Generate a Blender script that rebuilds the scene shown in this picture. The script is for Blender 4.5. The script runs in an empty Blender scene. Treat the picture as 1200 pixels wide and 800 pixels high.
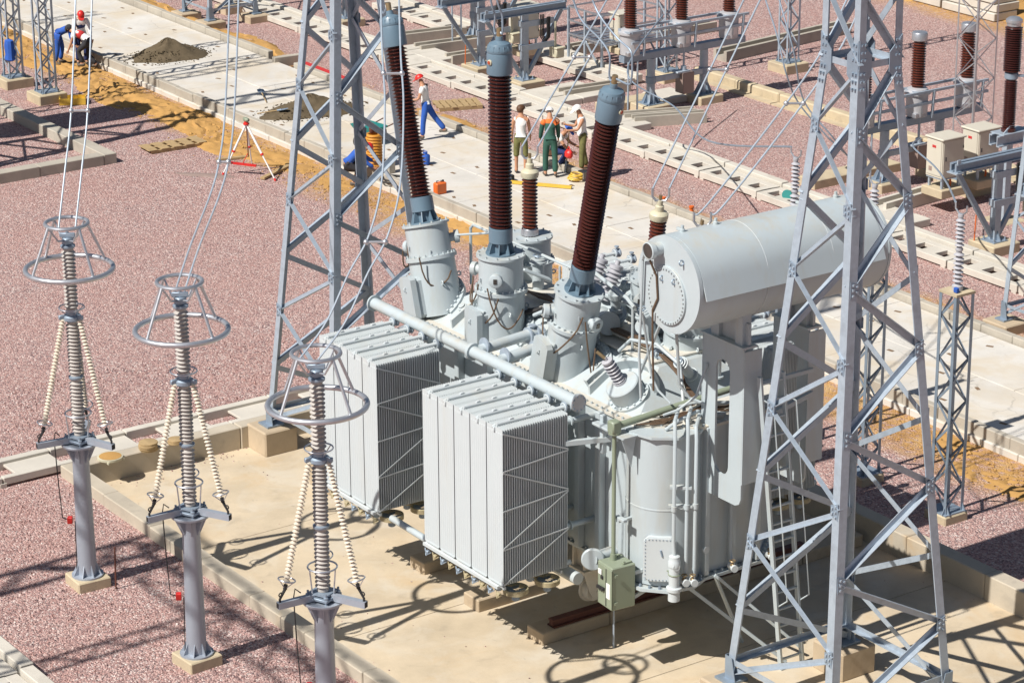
import bpy, bmesh, math, random
from mathutils import Vector, Matrix, Quaternion
random.seed(7)
S = bpy.context.scene
COL = S.collection
R = math.radians
# ------------------------------------------------------------------ camera
cam_d = bpy.data.cameras.new("camera")
cam = bpy.data.objects.new("camera", cam_d)
COL.objects.link(cam)
pitch, roll, yaw = 0.341555546, -0.00539100247, -0.962794340
fw = Vector((math.sin(yaw) * math.cos(pitch), math.cos(yaw) * math.cos(pitch), -math.sin(pitch)))
rt = Vector((math.cos(yaw), -math.sin(yaw), 0))
up = rt.cross(fw)
rt, up = rt * math.cos(roll) + up * math.sin(roll), -rt * math.sin(roll) + up * math.cos(roll)
m = Matrix((rt, up, -fw)).transposed().to_4x4()
m.translation = Vector((38.68255, -28.45129, 22.0))
cam.matrix_world = m
cam_d.sensor_width = 36
cam_d.lens = 3284.76 / 1200 * 36
cam_d.clip_end = 2000
S.camera = cam
# ------------------------------------------------------------------ sky, sun, exposure
ELEV = 49.0
sun_to = Vector((0.035 * math.cos(R(ELEV)), -0.9994 * math.cos(R(ELEV)), math.sin(R(ELEV))))
W = bpy.data.worlds.new("World")
S.world = W
W.use_nodes = True
nt = W.node_tree
sky = nt.nodes.new("ShaderNodeTexSky")
sky.sky_type = 'NISHITA'
sky.sun_disc = False
sky.sun_elevation = R(ELEV)
sky.sun_rotation = math.atan2(0.035, -0.9994)
bg = nt.nodes["Background"]
bg.inputs[1].default_value = 0.05
nt.links.new(sky.outputs[0], bg.inputs[0])
sd = bpy.data.lights.new("sun", 'SUN')
sd.energy = 5.0
sd.angle = R(0.53)
sd.color = (1.0, 0.96, 0.90)
sun = bpy.data.objects.new("sun", sd)
COL.objects.link(sun)
sun.rotation_euler = (-sun_to).to_track_quat('-Z', 'Y').to_euler()
sun.location = (20, -20, 40)
S.view_settings.view_transform = 'Standard'
S.view_settings.look = 'None'
S.view_settings.exposure = 0.22
S.view_settings.gamma = 1

# ------------------------------------------------------------------ materials
def NN(nt, t, **k):
    n = nt.nodes.new(t)
    for a, b in k.items():
        setattr(n, a, b)
    return n

def ramp(nt, src, stops, interp='LINEAR'):
    n = NN(nt, "ShaderNodeValToRGB")
    n.color_ramp.interpolation = interp
    el = n.color_ramp.elements
    while len(el) < len(stops):
        el.new(0.5)
    for e, (p, c) in zip(el, stops):
        e.position = p
        e.color = (*c, 1) if len(c) == 3 else c
    nt.links.new(src, n.inputs[0])
    return n.outputs[0]

def mixc(nt, fac, a, b, mode='MIX'):
    n = NN(nt, "ShaderNodeMix", data_type='RGBA', blend_type=mode)
    for s, v in ((n.inputs[0], fac), (n.inputs[6], a), (n.inputs[7], b)):
        if hasattr(v, "links") or isinstance(v, bpy.types.NodeSocket):
            nt.links.new(v, s)
        elif isinstance(v, (int, float)):
            s.default_value = v
        else:
            s.default_value = (*v, 1)
    return n.outputs[2]

def noise(nt, co, scale, detail=4, rough=.55, dist=0.):
    n = NN(nt, "ShaderNodeTexNoise")
    n.inputs["Scale"].default_value = scale
    n.inputs["Detail"].default_value = detail
    n.inputs["Roughness"].default_value = rough
    n.inputs["Distortion"].default_value = dist
    nt.links.new(co, n.inputs["Vector"])
    return n.outputs[0]

def newmat(name):
    m = bpy.data.materials.new(name)
    m.use_nodes = True
    nt = m.node_tree
    return m, nt, nt.nodes["Principled BSDF"], NN(nt, "ShaderNodeNewGeometry").outputs["Position"]

def scl(c, k):
    return tuple(min(1, x * k) for x in c)

def mat(name, c, rough=.5, metal=0., var=.12, scale=2.5, stain=None, stain_amt=.35, stain_scale=1.2, bump=0., bscale=60., speck=0., coat=0., spec=None, grain=0., streak=False, dust=None):
    m, nt, b, pos = newmat(name)
    f = noise(nt, pos, scale, 5, .6)
    col = mixc(nt, f, scl(c, 1 - var), scl(c, 1 + var))
    if grain:
        g = noise(nt, pos, 90, 2, .7)
        col = mixc(nt, ramp(nt, g, [(.35, (0, 0, 0)), (.7, (1, 1, 1))]), scl(c, 1 - grain), col)
    if stain:
        co = pos
        if streak:
            mp = NN(nt, "ShaderNodeMapping")
            mp.inputs["Scale"].default_value = (1, 1, .18)
            nt.links.new(pos, mp.inputs[0])
            co = mp.outputs[0]
        s = noise(nt, co, stain_scale, 6, .65, .4)
        k = ramp(nt, s, [(.5, (0, 0, 0)), (.5 + .3, (stain_amt,) * 3)])
        col = mixc(nt, k, col, stain)
    if dust:
        # settled dust: lies on faces that look up, in patches
        ge = NN(nt, "ShaderNodeNewGeometry"); sz = NN(nt, "ShaderNodeSeparateXYZ"); nt.links.new(ge.outputs["Normal"], sz.inputs[0])
        upf = ramp(nt, sz.outputs[2], [(.55, (0, 0, 0)), (.9, (1, 1, 1))])
        pn = ramp(nt, noise(nt, pos, 2.2, 6, .7, .5), [(.46, (0, 0, 0)), (.74, (.55,) * 3)])
        mu = NN(nt, "ShaderNodeMath", operation='MULTIPLY'); nt.links.new(upf, mu.inputs[0]); nt.links.new(pn, mu.inputs[1])
        col = mixc(nt, mu.outputs[0], col, dust)
    nt.links.new(col, b.inputs["Base Color"])
    r = NN(nt, "ShaderNodeMapRange")
    r.inputs[3].default_value = max(0, rough - .08)
    r.inputs[4].default_value = min(1, rough + .08)
    nt.links.new(f, r.inputs[0])
    nt.links.new(r.outputs[0], b.inputs["Roughness"])
    b.inputs["Metallic"].default_value = metal
    if coat:
        b.inputs["Coat Weight"].default_value = coat
    if spec is not None:
        b.inputs["Specular IOR Level"].default_value = spec
    if bump:
        bn = NN(nt, "ShaderNodeBump")
        bn.inputs["Strength"].default_value = bump
        bn.inputs["Distance"].default_value = .01
        nt.links.new(noise(nt, pos, bscale, 4, .6), bn.inputs["Height"])
        nt.links.new(bn.outputs[0], b.inputs["Normal"])
    return m

def gravel_mat():
    m, nt, b, pos = newmat("pink_gravel")
    v = NN(nt, "ShaderNodeTexVoronoi")
    v.inputs["Scale"].default_value = 26
    nt.links.new(pos, v.inputs["Vector"])
    sep = NN(nt, "ShaderNodeSeparateColor")
    nt.links.new(v.outputs["Color"], sep.inputs[0])
    stone = ramp(nt, sep.outputs[0], [(0, (.095, .08, .095)), (.15, (.26, .175, .175)), (.35, (.45, .26, .235)), (.6, (.57, .35, .31)), (.8, (.66, .47, .425)), (.93, (.78, .67, .61)), (1, (.90, .84, .79))])
    v2 = NN(nt, "ShaderNodeTexVoronoi")
    v2.inputs["Scale"].default_value = 43
    nt.links.new(pos, v2.inputs["Vector"])
    sep2 = NN(nt, "ShaderNodeSeparateColor")
    nt.links.new(v2.outputs["Color"], sep2.inputs[0])
    stone = mixc(nt, .38, stone, ramp(nt, sep2.outputs[1], [(0, (.10, .08, .10)), (.3, (.31, .19, .18)), (.65, (.46, .29, .26)), (1, (.80, .66, .60))]))
    big = noise(nt, pos, .35, 5, .6)
    stone = mixc(nt, ramp(nt, big, [(.35, (0, 0, 0)), (.7, (.32,) * 3)]), stone, (.50, .275, .23), 'MIX')
    # sand spilled along the road: both verges and the strip behind the pad
    sx = NN(nt, "ShaderNodeSeparateXYZ")
    nt.links.new(pos, sx.inputs[0])
    wob = noise(nt, pos, .45, 6, .65)
    def band(y0, half, soft):
        a = NN(nt, "ShaderNodeMath", operation='SUBTRACT'); nt.links.new(sx.outputs[1], a.inputs[0]); a.inputs[1].default_value = y0
        a2 = NN(nt, "ShaderNodeMath", operation='ABSOLUTE'); nt.links.new(a.outputs[0], a2.inputs[0])
        w = NN(nt, "ShaderNodeMath", operation='MULTIPLY_ADD'); nt.links.new(wob, w.inputs[0]); w.inputs[1].default_value = 2.6; nt.links.new(a2.outputs[0], w.inputs[2])
        r = NN(nt, "ShaderNodeMapRange"); r.inputs[1].default_value = half + 1.3 + soft; r.inputs[2].default_value = half + 1.3 - soft
        nt.links.new(w.outputs[0], r.inputs[0])
        return r.outputs[0]
    s1 = band(10.7, 1.0, .55)
    s2 = band(16.1, .75, .35)
    s3 = band(40.5, 2.2, .6)
    mx = NN(nt, "ShaderNodeMath", operation='MAXIMUM'); nt.links.new(s1, mx.inputs[0]); nt.links.new(s2, mx.inputs[1])
    mx2 = NN(nt, "ShaderNodeMath", operation='MAXIMUM'); nt.links.new(mx.outputs[0], mx2.inputs[0]); nt.links.new(s3, mx2.inputs[1])
    fine = noise(nt, pos, 6, 5, .7)
    mm = NN(nt, "ShaderNodeMath", operation='MULTIPLY'); nt.links.new(mx2.outputs[0], mm.inputs[0])
    nt.links.new(ramp(nt, fine, [(.36, (.05,) * 3), (.52, (1, 1, 1))]), mm.inputs[1])
    sandc = ramp(nt, noise(nt, pos, 1.6, 6, .65), [(.25, (.33, .175, .06)), (.5, (.54, .31, .115)), (.75, (.62, .42, .20))])
    col = mixc(nt, mm.outputs[0], stone, sandc)
    nt.links.new(col, b.inputs["Base Color"])
    b.inputs["Roughness"].default_value = .9
    b.inputs["Specular IOR Level"].default_value = .25
    inv = NN(nt, "ShaderNodeMath", operation='SUBTRACT'); inv.inputs[0].default_value = 1; nt.links.new(v.outputs["Distance"], inv.inputs[1])
    hh = NN(nt, "ShaderNodeMath", operation='MULTIPLY_ADD'); nt.links.new(sep.outputs[1], hh.inputs[0]); hh.inputs[1].default_value = .9; nt.links.new(inv.outputs[0], hh.inputs[2])
    bn = NN(nt, "ShaderNodeBump")
    bn.inputs["Strength"].default_value = .9
    bn.inputs["Distance"].default_value = .035
    nt.links.new(hh.outputs[0], bn.inputs["Height"])
    nt.links.new(bn.outputs[0], b.inputs["Normal"])
    return m

def concrete_mat(name, c, stains=(), rough=.85, grain=.18, bump=.25, mott=.16, cracks=0.):
    m, nt, b, pos = newmat(name)
    f = noise(nt, pos, .8, 7, .62)
    col = mixc(nt, ramp(nt, f, [(.3, (0, 0, 0)), (.7, (1, 1, 1))]), scl(c, 1 - mott), scl(c, 1 + mott * .7))
    g = noise(nt, pos, 55, 3, .7)
    col = mixc(nt, ramp(nt, g, [(.3, (grain,) * 3), (.55, (0, 0, 0))]), col, scl(c, .55))
    for i, (sc, amt, s, lo) in enumerate(stains):
        ad = NN(nt, "ShaderNodeVectorMath", operation='ADD'); nt.links.new(pos, ad.inputs[0]); ad.inputs[1].default_value = (13.7 * i + 3, 5.1 * i, 2.2 * i)
        k = ramp(nt, noise(nt, ad.outputs[0], s, 6, .62, .6), [(lo, (0, 0, 0)), (min(1, lo + .2), (amt,) * 3)])
        col = mixc(nt, k, col, sc)
    if cracks:
        wv = NN(nt, "ShaderNodeTexNoise"); wv.inputs["Scale"].default_value = 1.4; wv.inputs["Detail"].default_value = 5; nt.links.new(pos, wv.inputs["Vector"])
        ad = NN(nt, "ShaderNodeVectorMath", operation='MULTIPLY_ADD'); nt.links.new(wv.outputs["Color"], ad.inputs[0]); ad.inputs[1].default_value = (1.1, 1.1, 0); nt.links.new(pos, ad.inputs[2])
        vo = NN(nt, "ShaderNodeTexVoronoi", feature='DISTANCE_TO_EDGE'); vo.inputs["Scale"].default_value = .36; nt.links.new(ad.outputs[0], vo.inputs["Vector"])
        k1 = ramp(nt, vo.outputs[0], [(0, (1, 1, 1)), (.0035, (1, 1, 1)), (.007, (0, 0, 0))])
        k2 = ramp(nt, noise(nt, pos, .5, 3), [(.48, (0, 0, 0)), (.6, (cracks,) * 3)])
        mu = NN(nt, "ShaderNodeMath", operation='MULTIPLY'); nt.links.new(k1, mu.inputs[0]); nt.links.new(k2, mu.inputs[1])
        col = mixc(nt, mu.outputs[0], col, scl(c, .3))
    nt.links.new(col, b.inputs["Base Color"])
    b.inputs["Roughness"].default_value = rough
    b.inputs["Specular IOR Level"].default_value = .3
    bn = NN(nt, "ShaderNodeBump")
    bn.inputs["Strength"].default_value = bump
    bn.inputs["Distance"].default_value = .012
    nt.links.new(noise(nt, pos, 22, 6, .7), bn.inputs["Height"])
    nt.links.new(bn.outputs[0], b.inputs["Normal"])
    return m

M = {}
M['gravel'] = gravel_mat()
M['pad'] = concrete_mat("tan_pad_concrete", (.57, .47, .335), [((.52, .34, .16), .65, .38, .54), ((.60, .55, .46), .6, .9, .5), ((.30, .25, .19), .45, 1.4, .58), ((.17, .145, .12), .75, 4.5, .66), ((.14, .12, .10), .7, 1.1, .68)], mott=.18)
M['kerb'] = concrete_mat("grey_kerb_concrete", (.49, .43, .34), [((.55, .33, .12), .5, .9, .58), ((.25, .22, .19), .45, 1.6, .58)])
M['kerbstone'] = concrete_mat("road_kerb_concrete", (.44, .40, .335), [((.28, .25, .21), .5, 1.4, .52)])
M['road'] = concrete_mat("pale_road_concrete", (.62, .59, .54), [((.56, .47, .34), .7, .5, .45), ((.40, .34, .26), .35, 2.5, .58), ((.56, .42, .24), .5, 1.1, .6), ((.30, .25, .19), .5, 3.1, .66)], mott=.12, cracks=.3)
M['precast'] = concrete_mat("white_precast_concrete", (.585, .545, .475), [((.40, .36, .30), .45, 1.5, .55)], mott=.12)
M['footing'] = concrete_mat("yellowish_footing_concrete", (.53, .44, .30), [((.30, .25, .19), .5, 2.0, .52)])
M['block'] = concrete_mat("brown_block_concrete", (.50, .40, .28), [((.33, .25, .17), .5, 1.8, .5)])
M['sand'] = mat("orange_sand", (.53, .305, .105), .95, var=.3, scale=1.8, stain=(.34, .20, .09), stain_amt=.8, stain_scale=2.2, bump=.8, bscale=14, grain=.2, spec=.15)
M['dirt'] = mat("dark_brown_soil", (.15, .115, .072), .95, var=.3, scale=5, bump=1., bscale=18, grain=.35, spec=.15, stain=(.2, .155, .1), stain_amt=.7, stain_scale=4)
M['galv'] = mat("galvanised_steel", (.40, .465, .535), .5, .3, var=.2, scale=11, stain=(.29, .33, .38), stain_amt=.75, stain_scale=3.5)
M['galvd'] = mat("weathered_galvanised_steel", (.29, .36, .44), .5, .4, var=.14, scale=7, stain=(.24, .27, .30), stain_amt=.6, stain_scale=3)
M['alu'] = mat("dull_aluminium", (.55, .565, .60), .38, .75, var=.1, scale=8)
M['pole'] = mat("zinc_painted_pole", (.37, .41, .47), .45, .3, var=.16, scale=2, stain=(.27, .29, .34), stain_amt=.6, stain_scale=1.4, streak=True)
M['paint'] = mat("light_grey_tank_paint", (.45, .51, .535), .42, var=.06, scale=1.5, stain=(.42, .40, .34), stain_amt=.7, stain_scale=1.8, streak=True, coat=.1, dust=(.50, .43, .31))
M['paintw'] = mat("pale_grey_radiator_paint", (.54, .585, .60), .42, var=.03, scale=2, stain=(.52, .51, .46), stain_amt=.5, stain_scale=1.5, streak=True, dust=(.54, .50, .42))
M['paintdirty'] = mat("dusty_grey_paint", (.60, .575, .51), .6, var=.1, scale=4, stain=(.50, .40, .25), stain_amt=.7, stain_scale=2.5)
M['porc'] = mat("brown_glazed_porcelain", (.058, .017, .014), .2, var=.2, scale=6, coat=.3)
M['porcr'] = mat("red_brown_porcelain", (.105, .027, .016), .22, var=.2, scale=6, coat=.3)
M['sightred'] = mat("dull_red_enamel", (.40, .07, .03), .4)
M['cream'] = mat("cream_polymer_sheds", (.66, .59, .48), .5, var=.08, scale=5, stain=(.5, .42, .3), stain_amt=.5, stain_scale=3)
M['greyins'] = mat("grey_polymer_sheds", (.44, .41, .38), .5, var=.1, scale=5)
M['whiteins'] = mat("pale_grey_sheds", (.43, .43, .46), .4, var=.06, scale=5)
M['cap'] = mat("blue_grey_enamel", (.135, .205, .265), .4, var=.08, scale=5, coat=.15)
M['capcream'] = mat("cream_metal_cap", (.56, .52, .38), .45, var=.1, scale=6)
M['brass'] = mat("tarnished_brass", (.34, .25, .14), .45, .6, var=.2, scale=12)
M['dark'] = mat("dark_rubber", (.025, .024, .025), .7, var=.2, scale=8)
M['cable'] = mat("brown_cable_sheath", (.12, .075, .045), .6, var=.25, scale=8)
M['green'] = mat("sage_green_paint", (.25, .29, .21), .45, var=.06, scale=3, stain=(.2, .24, .16), stain_amt=.4, stain_scale=2)
M['beige'] = mat("beige_cabinet_paint", (.58, .54, .45), .45, var=.03, scale=2, stain=(.5, .45, .35), stain_amt=.35, stain_scale=1.5, streak=True)
M['wood'] = mat("weathered_wood", (.40, .28, .14), .85, var=.3, scale=9, stain=(.22, .15, .08), stain_amt=.7, stain_scale=4, bump=.4)
M['rust'] = mat("rusty_red_steel", (.13, .045, .03), .7, var=.25, scale=7)
M['orange'] = mat("orange_plastic", (.75, .16, .03), .4, var=.08, scale=5)
M['hose'] = mat("orange_corrugated_hose", (.62, .27, .035), .5, var=.12, scale=6)
M['yellow'] = mat("yellow_paint", (.70, .45, .06), .5, var=.15, scale=5)
M['red'] = mat("red_plastic", (.62, .025, .02), .4, var=.1, scale=6)
M['redcloth'] = mat("red_cloth", (.50, .03, .03), .85, var=.15, scale=6)
M['blue'] = mat("blue_workwear", (.025, .10, .42), .85, var=.25, scale=9)
M['navy'] = mat("navy_workwear", (.02, .035, .13), .85, var=.25, scale=9)
M['greenwear'] = mat("green_workwear", (.03, .10, .075), .85, var=.25, scale=9)
M['orangewear'] = mat("orange_hi_vis_cloth", (.80, .17, .03), .8, var=.1, scale=9)
M['white'] = mat("white_cotton", (.78, .77, .75), .85, var=.08, scale=9)
M['black'] = mat("black_cloth", (.03, .03, .035), .85, var=.25, scale=9)
M['skin'] = mat("skin_tanned", (.50, .25, .145), .55, var=.08, scale=12)
M['hair'] = mat("brown_hair", (.10, .045, .02), .6, var=.3, scale=30)
M['shoe'] = mat("dusty_boot_leather", (.12, .10, .08), .7, var=.3, scale=20)
M['camo'] = mat("olive_camouflage", (.17, .165, .055), .85, var=.3, scale=14, stain=(.06, .05, .025), stain_amt=.9, stain_scale=11)
M['glass'] = mat("dark_gauge_glass", (.05, .045, .04), .12, var=.1, scale=20, coat=.5)
M['tankgrey'] = mat("light_grey_instrument_tank", (.50, .50, .52), .45, .2, var=.08, scale=4, stain=(.36, .35, .36), stain_amt=.5, stain_scale=2)
M['mech'] = mat("brown_grey_mechanism_box", (.30, .22, .19), .55, var=.08, scale=4)
M['teal'] = mat("teal_plastic", (.02, .22, .20), .5, var=.1, scale=5)

# ------------------------------------------------------------------ mesh building
def perp(d):
    d = d.normalized()
    a = Vector((0, 0, 1)) if abs(d.z) < .95 else Vector((1, 0, 0))
    x = a.cross(d).normalized()
    return x, d.cross(x)

class MB:
    def __init__(self):
        self.V = []; self.F = []; self.S = []
    def add(self, v, f, smooth=False):
        o = len(self.V)
        self.V.extend([tuple(p) for p in v])
        self.F.extend([tuple(i + o for i in q) for q in f])
        self.S.extend([smooth] * len(f))
        return self
    def box(self, c, s, rz=0., bev=0., mtx=None):
        hx, hy, hz = s[0] / 2, s[1] / 2, s[2] / 2
        if bev:
            b = min(bev, hx * .8, hy * .8, hz * .8)
            v = []; idx = {}
            for sx in (-1, 1):
                for sy in (-1, 1):
                    for sz in (-1, 1):
                        for ax in range(3):
                            p = [sx * (hx - b), sy * (hy - b), sz * (hz - b)]
                            p[ax] = (sx * hx, sy * hy, sz * hz)[ax]
                            idx[(sx, sy, sz, ax)] = len(v); v.append(p)
            f = []
            sg = (-1, 1)
            for ax in range(3):
                o1, o2 = [a for a in range(3) if a != ax]
                for s0 in sg:
                    q = []
                    for a, bb in ((-1, -1), (1, -1), (1, 1), (-1, 1)):
                        k = [0, 0, 0]; k[ax] = s0; k[o1] = a; k[o2] = bb
                        q.append(idx[(*k, ax)])
                    f.append(q)
            for ax in range(3):
                o1, o2 = [a for a in range(3) if a != ax]
                for a in sg:
                    for bb in sg:
                        q = []
                        for t, w in ((-1, o1), (1, o1), (1, o2), (-1, o2)):
                            k = [0, 0, 0]; k[ax] = t; k[o1] = a; k[o2] = bb
                            q.append(idx[(*k, w)])
                        f.append(q)
            for sx in sg:
                for sy in sg:
                    for sz in sg:
                        f.append([idx[(sx, sy, sz, a)] for a in range(3)])
        else:
            v = [(x * hx, y * hy, z * hz) for x in (-1, 1) for y in (-1, 1) for z in (-1, 1)]
            f = [(0, 1, 3, 2), (4, 6, 7, 5), (0, 4, 5, 1), (2, 3, 7, 6), (0, 2, 6, 4), (1, 5, 7, 3)]
        c = Vector(c)
        if mtx is not None:
            v = [mtx @ Vector(p) + c for p in v]
        elif rz:
            q = Matrix.Rotation(rz, 3, 'Z')
            v = [q @ Vector(p) + c for p in v]
        else:
            v = [Vector(p) + c for p in v]
        return self.add(v, f)
    def bar(self, p0, p1, w, h, up=None):
        p0, p1 = Vector(p0), Vector(p1)
        d = (p1 - p0)
        z = d.normalized()
        if up is not None:
            y = Vector(up); y = (y - z * y.dot(z)).normalized(); x = y.cross(z)
        else:
            x, y = perp(d)
        return self.box((p0 + p1) / 2, (w, h, d.length), mtx=Matrix((x, y, z)).transposed())
    def frame(self, p0, p1, prof, x, y):
        # extrude an open/closed profile polygon between two points
        p0, p1 = Vector(p0), Vector(p1)
        n = len(prof)
        v = [p0 + x * a + y * b for a, b in prof] + [p1 + x * a + y * b for a, b in prof]
        f = [(i, (i + 1) % n, n + (i + 1) % n, n + i) for i in range(n)] + [tuple(range(n))[::-1], tuple(range(n, 2 * n))]
        return self.add(v, f)
    def tube(self, pts, r, n=8, cap=True):
        pts = [Vector(p) for p in pts]
        rs = r if isinstance(r, (list, tuple)) else [r] * len(pts)
        v = []; f = []
        x = None
        for i, p in enumerate(pts):
            if i == 0: d = pts[1] - p
            elif i == len(pts) - 1: d = p - pts[i - 1]
            else: d = (pts[i + 1] - p).normalized() + (p - pts[i - 1]).normalized()
            d = d.normalized()
            if x is None: x, y = perp(d)
            else:
                x = (x - d * x.dot(d)).normalized(); y = d.cross(x)
            for k in range(n):
                a = 2 * math.pi * k / n
                v.append(p + (x * math.cos(a) + y * math.sin(a)) * rs[i])
        for i in range(len(pts) - 1):
            for k in range(n):
                a, b = i * n + k, i * n + (k + 1) % n
                f.append((a, b, b + n, a + n))
        self.add(v, f, True)
        if cap:
            o = len(self.V) - len(v)
            self.F += [tuple(o + k for k in range(n))[::-1], tuple(o + (len(pts) - 1) * n + k for k in range(n))]
            self.S += [False, False]
        return self
    def lathe(self, prof, p0=(0, 0, 0), ax=(0, 0, 1), n=20, cap=True):
        p0 = Vector(p0); ax = Vector(ax).normalized()
        x, y = perp(ax)
        v = []; f = []
        cs = [(math.cos(2 * math.pi * k / n), math.sin(2 * math.pi * k / n)) for k in range(n)]
        for r, t in prof:
            q = p0 + ax * t
            for c, s in cs:
                v.append(q + (x * c + y * s) * r)
        for i in range(len(prof) - 1):
            for k in range(n):
                a, b = i * n + k, i * n + (k + 1) % n
                f.append((a, b, b + n, a + n))
        self.add(v, f, True)
        if cap:
            o = len(self.V) - len(v)
            self.F += [tuple(o + k for k in range(n))[::-1], tuple(o + (len(prof) - 1) * n + k for k in range(n))]
            self.S += [False, False]
        return self
    def ring(self, c, ax, RR, r, n=40, m_=8):
        c = Vector(c); ax = Vector(ax).normalized(); x, y = perp(ax)
        v = []; f = []
        for i in range(n):
            a = 2 * math.pi * i / n
            d = x * math.cos(a) + y * math.sin(a)
            for k in range(m_):
                b = 2 * math.pi * k / m_
                v.append(c + d * (RR + r * math.cos(b)) + ax * (r * math.sin(b)))
        for i in range(n):
            for k in range(m_):
                f.append((i * m_ + k, ((i + 1) % n) * m_ + k, ((i + 1) % n) * m_ + (k + 1) % m_, i * m_ + (k + 1) % m_))
        return self.add(v, f, True)
    def prism(self, poly, z0, z1, poly2=None):
        n = len(poly)
        p2 = poly2 or poly
        v = [(*p, z0) for p in poly] + [(*p, z1) for p in p2]
        f = [(i, (i + 1) % n, n + (i + 1) % n, n + i) for i in range(n)] + [tuple(range(n))[::-1], tuple(range(n, 2 * n))]
        return self.add(v, f)
    def plate(self, poly3, nrm, t):
        # flat plate from a planar 3-D polygon, thickness t along nrm
        nrm = Vector(nrm).normalized() * t
        a = [Vector(p) for p in poly3]
        n = len(a)
        v = a + [p + nrm for p in a]
        f = [(i, (i + 1) % n, n + (i + 1) % n, n + i) for i in range(n)] + [tuple(range(n))[::-1], tuple(range(n, 2 * n))]
        return self.add(v, f)
    def ball(self, c, r, n=10, sc=(1, 1, 1)):
        c = Vector(c)
        k = n // 2 + 1
        prof = [(max(1e-4, math.sin(math.pi * i / k)), -math.cos(math.pi * i / k)) for i in range(k + 1)]
        o = len(self.V)
        self.lathe(prof, (0, 0, 0), (0, 0, 1), n, cap=False)
        for i in range(o, len(self.V)):
            p = self.V[i]
            self.V[i] = (c.x + p[0] * r * sc[0], c.y + p[1] * r * sc[1], c.z + p[2] * r * sc[2])
        return self
    def mesh(self, name, mt, off=None):
        me = bpy.data.meshes.new(name)
        V = self.V
        if off is not None:
            V = [(a - off.x, b - off.y, c - off.z) for a, b, c in V]
        me.from_pydata(V, [], self.F)
        bm = bmesh.new(); bm.from_mesh(me)
        bmesh.ops.recalc_face_normals(bm, faces=bm.faces)
        bm.to_mesh(me); bm.free()
        if any(self.S):
            me.polygons.foreach_set("use_smooth", self.S)
            me.set_sharp_from_angle(angle=R(38))
        for q in (mt if isinstance(mt, (list, tuple)) else [mt]):
            me.materials.append(q)
        return me
    def build(self, name, mt, parent=None, off=None):
        if off is None and parent is not None:
            off = rootloc(parent)
        o = bpy.data.objects.new(name, self.mesh(name, mt, off))
        COL.objects.link(o)
        if parent is not None:
            o.parent = parent
        return o

def rootloc(o):
    v = Vector((0, 0, 0))
    while o is not None:
        v += o.location; o = o.parent
    return v

def tag(o, label=None, cat=None, group=None, kind=None):
    if label: o['label'] = label
    if cat: o['category'] = cat
    if group: o['group'] = group
    if kind: o['kind'] = kind
    return o

def thing(name, label, cat, loc=(0, 0, 0), rz=0., group=None):
    o = bpy.data.objects.new(name, None)
    o.empty_display_size = .2
    COL.objects.link(o)
    o.location = loc; o.rotation_euler = (0, 0, rz)
    return tag(o, label, cat, group)

def setting(name, loc=(0, 0, 0)):
    o = bpy.data.objects.new(name, None)
    COL.objects.link(o); o.location = loc
    return tag(o, kind='structure')

KIDS = {}
def copy_tree(o, parent=None):
    if not KIDS:
        pass
    c = o.copy(); COL.objects.link(c)
    if parent is not None:
        c.parent = parent
    for ch in list(o.children):
        copy_tree(ch, c)
    return c

def inst(name, me, parent, loc=(0, 0, 0), rot=None, scale=(1, 1, 1)):
    o = bpy.data.objects.new(name, me)
    COL.objects.link(o)
    if parent is not None: o.parent = parent
    o.location = loc
    if rot is not None: o.rotation_euler = rot
    o.scale = scale
    return o

_SH = {}
def shared_bar(kind, mt):
    k = (kind, mt.name)
    if k not in _SH:
        b = MB()
        if kind == 'L':
            t = .12
            b.frame((0, 0, -.5), (0, 0, .5), [(-.5, -.5), (.5, -.5), (.5, -.5 + t), (-.5 + t, -.5 + t), (-.5 + t, .5), (-.5, .5)], Vector((1, 0, 0)), Vector((0, 1, 0)))
        elif kind == 'T':
            b.tube([(0, 0, -.5), (0, 0, .5)], .5, 8)
        else:
            b.box((0, 0, 0), (1, 1, 1))
        _SH[k] = b.mesh("bar", mt)
    return _SH[k]

def member(name, p0, p1, w, mt, parent, kind='L', facing=None, h=None):
    """one straight bar, sharing its mesh with every bar of its section"""
    p0, p1 = Vector(p0), Vector(p1)
    d = p1 - p0
    z = d.normalized()
    if facing is not None:
        y = Vector(facing); y = (y - z * y.dot(z)).normalized(); x = y.cross(z)
    else:
        x, y = perp(d)
    o = bpy.data.objects.new(name, shared_bar(kind, mt))
    COL.objects.link(o)
    if parent is not None: o.parent = parent
    mm = Matrix((x, y, z)).transposed().to_4x4()
    mm.translation = (p0 + p1) / 2
    o.matrix_local = mm @ Matrix.Diagonal((w, h or w, d.length, 1))
    return o

def sheds(r0, r1, pitch, n, t0=0., lip=.25):
    """profile of a shedded insulator along its axis"""
    p = [(r0, t0)]
    for i in range(n):
        a = t0 + i * pitch
        p += [(r0, a + pitch * .12), (r1 * .97, a + pitch * .30), (r1, a + pitch * .40), (r0 * 1.04, a + pitch * .80)]
    p.append((r0, t0 + n * pitch))
    return p
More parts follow.
